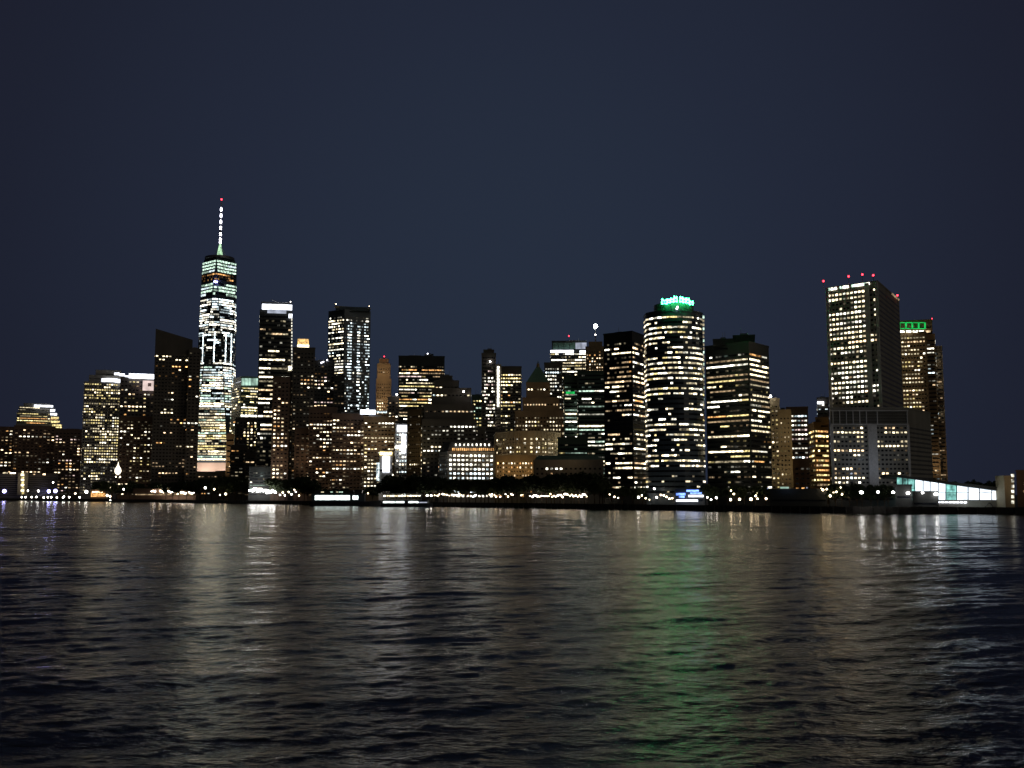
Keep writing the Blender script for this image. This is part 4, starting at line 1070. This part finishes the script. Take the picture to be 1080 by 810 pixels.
for x, y, k, r, lab in ((4.5, 518, 'globe_blue', 3.0, 'violet blue lamp by the left edge of the skyline'), (51.5, 518.2, 'globe_blue', 2.6, 'left one of the two violet white lamps on the far left quay'), (58.5, 517.8, 'globe_blue', 2.8, 'right one of the two violet white lamps on the far left quay'),
                    (29.5, 517.6, 'globe_white', 1.3, 'white lamp right of the glowing stair column'), (40.5, 517.8, 'globe_white', 1.6, 'white lamp left of the two violet lamps'), (56, 509, 'globe_white', 1.1, 'white lamp high above the two violet lamps'),
                    (79.5, 520.5, 'globe', 1.2, 'lone cream lamp between the violet lamps and the orange canopy'), (91, 518.8, 'globe_white', 2.4, 'large white lamp at the left end of the orange canopy'),
                    (113, 522.5, 'globe', 1.6, 'pinkish lamp just right of the orange canopy'), (116, 523.5, 'globe', 1.4, 'low lamp at the water right of the orange canopy'), (130.5, 516, 'globe_white', 1.2, 'lamp right below the pointed lit tent'),
                    (216.5, 514.5, 'globe_white', 1.3, 'white lamp in the dark tree clump before the tallest tower'), (226, 516, 'globe', 1.0, 'faint lamp right of the white one in the tree clump'), (238, 521, 'globe', 1.3, 'warm lamp at the right foot of the dark tree clump'), (232, 522, 'globe', .8, 'faint low lamp under the dark tree clump')):
    lamp(x, y, shoreY(x) + 14, lab, 'lamps on the left waterfront', k, r)

# ------------------------------------------------------------------ waterfront buildings
def low(kind, label, cat, xl, xr, y, D, T, wall, roofover=1.0):
    b = Bld(kind, label, cat, wall); b.vol(xl, xr, y, D, T, mode='strip', p=0, roof='edge', fh=3.6, bay=3.0, wh=.45); return b
b = low('pier_building', 'long low pier building with a glowing stair column on the far left', 'pier building', -30, 62, 500, 1960, 26, 'dark')
b.band(3, 8, 498.3, 499.6, 1958, 'creamm', 'window'); b.band(10.5, 16.5, 498.4, 499.6, 1958, 'creamh', 'window'); b.band(45, 48, 499.5, 501, 1958, 'warmh', 'window'); b.band(35, 37, 499.8, 500.8, 1958, 'warmm', 'window')
b.band(18.5, 29.5, 498.5, 522, 1956, 'dark', 'stair_column', thick=5)
for k in range(8): b.band(22 + (k % 2) * .8, 25.4, 499.5 + k * 2.8, 501.6 + k * 2.8, 1949, 'yellowm' if k % 2 else 'creamh', 'stair_window', thick=2)
b.done()
b = low('pavilion', 'low pavilion with an orange lit canopy beneath the curved white banded tower', 'pavilion', 96, 112, 517, 1640, 14, 'brown'); b.band(97, 108, 518.2, 519.6, 1637, 'warmh', 'canopy_light', thick=3); b.band(96, 111, 520, 524, 1639, 'amberm', 'lit_front'); b.done()
b = low('pavilion', 'long low pavilion edged with an arching string of small white lamps', 'pavilion', 141, 207, 516, 1548, 18, 'brown')
for k in range(34):
    x = 143 + k * 1.85
    if 164.5 < x < 168: continue
    y = 519.4 - 1.6 * abs(math.sin((x - 143) * .42)) + (1.4 if x > 186 else 0) - (0 if x > 145 else -1.2)
    a_ = Acc(); a_.ball(P(x, y, 1543), 1.25, GLOW['globe_white' if k % 2 else 'globe']); b.part('string_lamp', a_)
b.band(143, 206, 521, 522.2, 1546, 'warml', 'lit_front'); b.done()
b = low('ferry_terminal', 'ferry terminal with blue and white lit canopies at the foot of the round tower', 'ferry terminal', 712, 743, 517.5, 764, 12, 'black')
a_ = Acc()
for x0, x1, y0, y1, k in ((724, 737, 516.6, 518.6, 'bluesign'), (713, 723, 520, 522.5, 'bluesign'), (726, 742, 522, 524.2, 'crown_white'), (713, 736, 527, 529, 'crown_white'), (716, 722, 523, 525, 'bluesign'), (728, 740, 519.4, 521, 'bluesign')):
    b.band(x0, x1, y0, y1, 760 if k == 'crown_white' else 762, k, 'canopy_light', thick=1.2)
b.done()
b = low('ferry_terminal', 'wide low dark terminal with a single blue lamp right of the black tower', 'ferry terminal', 812, 872, 517, 700, 18, 'black')
b.redlamp(808.5, 515.8, 735, .9, 'bluesign', 'blue_lamp', drop=519); b.redlamp(851, 514.4, 704, .55, 'crown_dim', 'roof_lamp', drop=517); b.band(823, 832, 513.4, 517.5, 706, 'crown_green', 'skylight'); b.done()
b = low('dock_building', 'long low dark dock building behind the brilliant dock floodlights', 'dock building', 874, 944.5, 515.5, 690, 12, 'black')
for k in range(9): b.band(882 + k * 6.3, 883.5 + k * 6.3, 517.2 + (k % 3), 518.6 + (k % 3), 689, 'amberm' if k % 2 else 'warmm', 'window')
b.done()
b = low('storage_shed', 'small dark shed at the left end of the bright sloping hall', 'shed', 944, 961.5, 512.5, 644, 6, 'black'); b.done()
b = low('storage_shed', 'low dark shed before the bright sloping hall', 'shed', 961.8, 989.5, 519.5, 644, 6, 'black'); b.done()

# glass hall with the sloping roof
D = 655
root = empty('glass_hall', tuple(P(1002, HZ, D).xy) + (GZ,), 'bright glass fronted hall under a long sloping dark roof', 'ferry hall')
org = tuple(root.location)
top = lambda x: float(np.interp(x, [944, 960, 994, 1059], [503.2, 504.8, 510.3, 519]))
xsH = [945.5, 952, 957.5, 965, 973.5, 981, 989.5, 997.5, 1009, 1021, 1033, 1046, 1058.5]
ks = ['hall_teal', 'hall_teal', 'hall_teal', 'hall', 'hall', 'hall', 'hall', 'hall_teal', 'hall', 'hall', 'hall', 'hall']
fr = Acc()
for i in range(12):
    x0, x1 = xsH[i], xsH[i + 1]
    q = [P(x0 + .25, 527.5, D), P(x1 - .25, 527.5, D), P(x1 - .25, top(x1), D), P(x0 + .25, top(x0), D)]
    a_ = Acc(); v = [tuple(p) for p in q] + [(p.x, p.y + .3, p.z) for p in q]
    a_.add(v, [(0, 1, 2, 3), (1, 5, 6, 2), (4, 0, 3, 7), (3, 2, 6, 7)], GLOW[ks[i]]); a_.build('glass_pane', root, org)
    for z_ in (527.6, 519.5) if i > 2 else (515,):
        if z_ > top(x1) + 1: fr.tube(P(x0, z_, D - .25), P(x1, z_, D - .25), .14 if z_ < 527 else .3, .14 if z_ < 527 else .3, WALL['metal'], 5)
    fr.tube(P(x0, 528, D - .25), P(x0, top(x0), D - .25), .32, .32, WALL['post'], 5)
fr.build('mullion', root, org)
a_ = Acc(); n_ = 12; vs = []
for x in (943.5, 994, 1062):
    for dz, dy in ((-.2, -2.5), (-2.8 if x < 1000 else -4.0, -2.5), (-2.8 if x < 1000 else -4.0, 26), (-.2, 26)):
        p = P(x, top(max(944, min(1059, x))) + dz, D); vs.append((p.x, D + dy, p.z))
fs = [(0, 1, 2, 3)[::-1]]
for s_ in range(2):
    o = s_ * 4
    fs += [(o + i, o + (i + 1) % 4, o + 4 + (i + 1) % 4, o + 4 + i) for i in range(4)]
fs.append((8, 9, 10, 11)); a_.add(vs, fs, WALL['roofing']); a_.build('roof', root, org)
a_ = Acc(); p0, p1 = P(989.5, 527.8, D), P(1060, 527.8, D); a_.box(p0.x, D - .6, GZ, p1.x, D + 20, p0.z, WALL['grey']); a_.build('base_wall', root, org)
for k in range(9):
    p = P(986.5 + k * 4, 529.6 + k * .04, D - 1.6); a_ = Acc(); a_.box(p.x - .95, p.y, p.z - .45, p.x + .75, p.y + .4, p.z + .45, GLOW['crown_white']); a_.build('wall_lamp', root, org)
# arched gangway frame
a_ = Acc(); pr = None
for k in range(9):
    q = P(1039 + 12 * k / 8, 535 - 4.5 * math.sin(math.pi * min(1, k / 6)) if k < 7 else 535, 632)
    if pr: a_.tube(pr, q, .3, .3, WALL['metal'], 6)
    pr = q
q = P(1039, 535, 632); a_.tube(q, (q.x, q.y, GZ), .3, .3, WALL['metal'], 6); q = P(1051, 535, 632); a_.tube(q, (q.x, q.y, GZ), .3, .3, WALL['metal'], 6)
org = (P(1045, HZ, 632).x, 632, GZ); tag(a_.build('gangway_frame', None, org), 'dark arched metal gangway frame at the water before the bright hall', 'gangway')

# pointed lit tent on a mast
D = 1600; c_ = P(124.3, 500, D)
root = empty('tent_lantern', (c_.x, D, GZ), 'pointed flame shaped white lit canvas on a dark mast above the left waterfront', 'tent')
org = (c_.x, D, GZ)
prof = [(501, .15), (499.5, 3.2), (497, 4.6), (494.5, 4.0), (492.5, 2.2), (490.5, .9), (487, .12)]
a_ = Acc(); n_ = 14; vs = []
for y, r in prof:
    z = P(0, y, D).z
    for i in range(n_):
        rr = r * (1 + .12 * math.cos(i * math.pi)); vs.append((c_.x + rr * math.cos(2 * math.pi * i / n_), D + rr * math.sin(2 * math.pi * i / n_), z))
fs = []
for j in range(len(prof) - 1): fs += [(j * n_ + i, j * n_ + (i + 1) % n_, (j + 1) * n_ + (i + 1) % n_, (j + 1) * n_ + i) for i in range(n_)]
a_.add(vs, fs, GLOW['lantern']); a_.build('canvas', root, org)
a_ = Acc(); a_.tube((c_.x, D, GZ), (c_.x, D, P(0, 499, D).z), .6, .4, WALL['post'], 8); a_.build('mast', root, org)
for x in (122.2, 126.8): a_ = Acc(); a_.ball(P(x, 502.8, D), .8, GLOW['globe']); a_.build('mast_lamp', root, org)

# ------------------------------------------------------------------ boats
def hull(x0, x1, D, w, zt, bow=.16, stern=.05):
    """tapering hull between two photo columns"""
    a, b = P(x0, HZ, D).x, P(x1, HZ, D).x; L = b - a; a_ = Acc(); st = [0, stern, .25, .6, 1 - bow, 1 - bow / 2.5, 1]
    wd = [.55, .95, 1, 1, .85, .5, .03]; zz = [0, 0, 0, 0, .35, .8, 1.3]; vs = []
    for s_, w_, dz in zip(st, wd, zz):
        x = a + L * s_; h_ = w * w_ / 2
        vs += [(x, D + w / 2 - h_ * .75, -.8), (x, D + w / 2 + h_ * .75, -.8), (x, D + w / 2 + h_, zt + dz), (x, D + w / 2 - h_, zt + dz)]
    fs = [(0, 1, 2, 3)]; m = len(st) - 1
    for s_ in range(m): fs += [(s_ * 4 + i, s_ * 4 + (i + 1) % 4, s_ * 4 + 4 + (i + 1) % 4, s_ * 4 + 4 + i) for i in range(4)]
    fs.append((m * 4 + 3, m * 4 + 2, m * 4 + 1, m * 4)); a_.add(vs, fs, WALL['hull']); return a_, a, b
D = 1052
h_, xa, xb = hull(326, 401, D, 14, 4.4)
root = empty('ferry', ((xa + xb) / 2, D + 7, 0), 'dark ferry moored at the quay with a wide brilliantly lit cabin window', 'ferry'); org = tuple(root.location)
h_.build('hull', root, org)
X = lambda x: P(x, HZ, D).x
a_ = Acc(); a_.box(X(328.5), D + 1, 4.3, X(384), D + 13, 12.2, WALL['blue']); a_.build('cabin', root, org)
a_ = Acc(); a_.box(X(331), D + 3, 12.2, X(372), D + 11, 15.5, WALL['black']); a_.build('upper_deck', root, org)
a_ = Acc(); a_.box(X(374), D + 4, 12.2, X(381), D + 10, 16.5, WALL['black']); a_.box(X(374.4), D + 3.9, 14.5, X(380.6), D + 4, 15.8, WALL['glass']); a_.build('wheelhouse', root, org)
a_ = Acc(); a_.tube((X(378), D + 7, 16.4), (X(378), D + 7, 22), .2, .1, WALL['metal'], 6); a_.build('mast', root, org)
for k in range(7):
    x0 = 332 + k * 5.3; a_ = Acc(); a_.box(X(x0), D + .85, P(0, 527.3, D).z, X(x0 + 5.1), D + 1, P(0, 522.4, D).z, GLOW['boatwin']); a_.build('window', root, org)
for k in range(2):
    x0 = 371.8 + k * 3.1; a_ = Acc(); a_.box(X(x0), D + .85, P(0, 527, D).z, X(x0 + 2.8), D + 1, P(0, 522.6, D).z, GLOW['boatwin']); a_.build('window', root, org)
for k, (x0, w_) in enumerate(((338, 3), (348, 2.4), (354, 2), (356.5, 4.5))): a_ = Acc(); a_.box(X(x0), D + 2.8, 13.6, X(x0 + w_), D + 3, 14.3, LIT['greenm' if k % 2 else 'creamm']); a_.build('deck_window', root, org)
a_ = Acc()
for k in range(24): x = X(385 + k * .6); a_.tube((x, D + 2 + k * .1, 4.4), (x, D + 2 + k * .1, 5.8), .05, .05, WALL['metal'], 4)
a_.tube((X(385), D + 2, 5.8), (X(398.8), D + 4.3, 5.8), .06, .06, WALL['metal'], 4); a_.build('railing', root, org)
D = 975
h_, xa, xb = hull(400.5, 456, D, 12, 2.6, .12, .1)
root = empty('excursion_boat', ((xa + xb) / 2, D + 6, 0), 'two decked excursion boat with long strings of white deck lights', 'boat'); org = tuple(root.location)
h_.build('hull', root, org)
a_ = Acc(); a_.box(X(403), D + 1, 2.5, X(451), D + 11, 6.4, WALL['hull']); a_.build('lower_deck', root, org)
a_ = Acc(); a_.box(X(404), D + 1.4, 6.5, X(444), D + 10.6, 6.9, WALL['white']); a_.box(X(404), D + 1.4, 11.6, X(444), D + 10.6, 12.1, WALL['white'])
for k in range(12): x = X(404.4 + k * 3.58); a_.tube((x, D + 1.6, 6.8), (x, D + 1.6, 11.7), .1, .1, WALL['white'], 5); a_.tube((x, D + 10.4, 6.8), (x, D + 10.4, 11.7), .1, .1, WALL['white'], 5)
a_.build('upper_deck', root, org)
a_ = Acc(); a_.box(X(432), D + 3, 12.1, X(439), D + 9, 14.6, WALL['hull']); a_.build('wheelhouse', root, org)
for k, (x0, x1) in enumerate(((404, 409.5), (410, 417), (417.5, 426.5), (430.5, 436.5), (437, 441), (441.5, 450.5))):
    a_ = Acc(); a_.box(X(x0), D + .8, 3.7, X(x1), D + 1, 5.3 if k != 5 else 4.7, GLOW['boatwin' if k < 5 else 'crown_dim']); a_.build('window', root, org)
for k in range(13):
    x0 = 404.3 + k * 3.05; a_ = Acc(); a_.box(X(x0), D + 1.1, 9.7 + lr.uniform(-.2, .2), X(x0 + 2.2), D + 1.4, 10.8, LIT['creamh' if k % 3 else 'whiteh']); a_.build('deck_lamp', root, org)
h_, xa, xb = hull(113.2, 118.6, shoreY(116) - 40, 3, 1.3, .3)
org = ((xa + xb) / 2, shoreY(116) - 38, 0); root = empty('motor_launch', org, 'tiny launch with one white lamp on the water below the pointed lit tent', 'boat')
h_.build('hull', root, org); a_ = Acc(); a_.box(org[0] - 1.6, org[1] - 1, 1.2, org[0] + 1, org[1] + 1, 2.6, WALL['white']); a_.build('cabin', root, org)
a_ = Acc(); a_.ball((org[0] + .4, org[1] - .2, 3.0), .7, GLOW['globe_white']); a_.build('lamp', root, org)

# ------------------------------------------------------------------ spots added for the street and city light that washes the facades
def flood(px, py, D, e, col=(1, .72, .42), r=1.5):
    l = bpy.data.lights.new('facade_fill_spot', 'SPOT'); l.spot_size = math.radians(150); l.spot_blend = 1.0; l.energy = e * 1000; l.color = col; l.shadow_soft_size = r
    o = bpy.data.objects.new('facade_fill_spot', l); COL.objects.link(o); o.location = P(px, py, D)
    o.rotation_euler = Vector((o.location.x / D, 1, .75)).to_track_quat('-Z', 'Y').to_euler()      # aimed up at the facade behind it
for a in [(213, 499, 1728, 38, (1, .80, .66)), (233, 499, 1728, 38, (1, .80, .66)), (243, 490, 1530, 25), (404, 425, 1470, 25), (404, 395, 1475, 15),
          (535, 477, 1032, 3), (560, 475, 1028, 3), (582, 477, 1032, 2), (530, 500, 985, 2.5, (1, .6, .25)), (543, 500, 985, 2.5, (1, .6, .25)), (558, 500, 985, 2.5, (1, .6, .25)),
          (560, 440, 1100, 4), (568, 418, 1112, 1.5), (817, 500, 930, 7, (1, .78, .48)), (816, 455, 930, 4, (1, .78, .48)), (828, 500, 895, 6, (1, .78, .48)), (828, 460, 895, 5, (1, .78, .48)),
          (866, 495, 878, 6, (1, .6, .2)), (920, 500, 770, 4, (.7, .8, 1)), (900, 480, 760, 1, (.75, .85, 1)), (940, 480, 760, 1, (.75, .85, 1)), (900, 330, 765, 1.5, (1, .85, .6)), (962, 420, 1015, 4, (1, .8, .5)), (962, 380, 1015, 4, (1, .8, .5)),
          (988, 495, 1030, 5, (1, .72, .4)), (297, 490, 1275, 5), (316, 490, 1235, 3), (345, 495, 1205, 1.5), (370, 495, 1205, 1.5), (436, 480, 1090, 6, (1, .8, .4)), (468, 490, 1035, 3, (.8, .9, 1)),
          (400, 470, 1190, 8), (422, 480, 1155, 12, (.9, .95, 1)), (1076, 515, 618, 1.6, (1, .6, .3)), (1064, 512, 626, .8, (1, .85, .6)), (1030, 532, 640, 2.5, (.8, .95, 1)), (830, 512, 685, .8, (.4, .6, 1)),
          (25, 505, 1930, 8, (1, .8, .5)), (600, 488, 940, 2), (580, 498, 930, 1.5, (1, .6, .3)), (276, 500, 1275, 2, (.8, 1, .9)), (155, 408, 1880, 10, (1, .7, .7))]:
    flood(*a)

# ------------------------------------------------------------------ sky, camera, output
w = bpy.data.worlds.new('World'); S.world = w; w.use_nodes = True; nt = w.node_tree
bg = nt.nodes['Background']; tc = nt.nodes.new('ShaderNodeTexCoord')
dt = nt.nodes.new('ShaderNodeVectorMath'); dt.operation = 'DOT_PRODUCT'; dt.inputs[1].default_value = (0, math.cos(math.radians(11)), math.sin(math.radians(11)))
rp = nt.nodes.new('ShaderNodeValToRGB'); e = rp.color_ramp.elements       # night sky with the city's glow, brightest over the middle of the skyline
e[0].position = 0; e[0].color = (.004, .005, .007, 1)
e[1].position = 1; e[1].color = (.0192, .0275, .0490, 1)
for p, c in ((.55, (.0055, .0068, .0088, 1)), (.75, (.0085, .0082, .0145, 1)), (.82, (.0112, .0110, .0215, 1)), (.90, (.0128, .0158, .0300, 1)), (.966, (.0166, .0222, .0415, 1))):
    x = rp.color_ramp.elements.new(p); x.color = c
nrm = nt.nodes.new('ShaderNodeVectorMath'); nrm.operation = 'NORMALIZE'
nt.links.new(tc.outputs['Generated'], nrm.inputs[0]); nt.links.new(nrm.outputs[0], dt.inputs[0]); nt.links.new(dt.outputs['Value'], rp.inputs[0]); nt.links.new(rp.outputs[0], bg.inputs[0])
bg.inputs[1].default_value = 1.0
sun = bpy.data.lights.new('night_fill', 'SUN'); sun.energy = .14; sun.angle = math.radians(50); sun.color = (1, .9, .75)   # added fill in place of harbour and sky glow, lifts near-black walls
so = bpy.data.objects.new('night_fill', sun); COL.objects.link(so); so.location = (300, -300, 400); so.rotation_euler = Vector((-.75, .8, -.55)).to_track_quat('-Z', 'Y').to_euler()
cam = bpy.data.cameras.new('camera'); co = bpy.data.objects.new('camera', cam); COL.objects.link(co)
cam.sensor_width = 36; cam.lens = 36 * F / 1080; cam.clip_start = .5; cam.clip_end = 20000
co.location = (0, 0, CH); co.rotation_euler = (math.pi / 2 + PIT, 0, 0); S.camera = co
S.view_settings.view_transform = 'Standard'; S.view_settings.look = 'None'; S.view_settings.exposure = 0; S.view_settings.gamma = 1
S.cycles.use_denoising = True; S.cycles.max_bounces = 4; S.cycles.diffuse_bounces = 2; S.cycles.glossy_bounces = 3
S.cycles.use_adaptive_sampling = False; S.cycles.sample_clamp_indirect = 6; S.cycles.use_light_tree = True
S.cycles.caustics_reflective = False
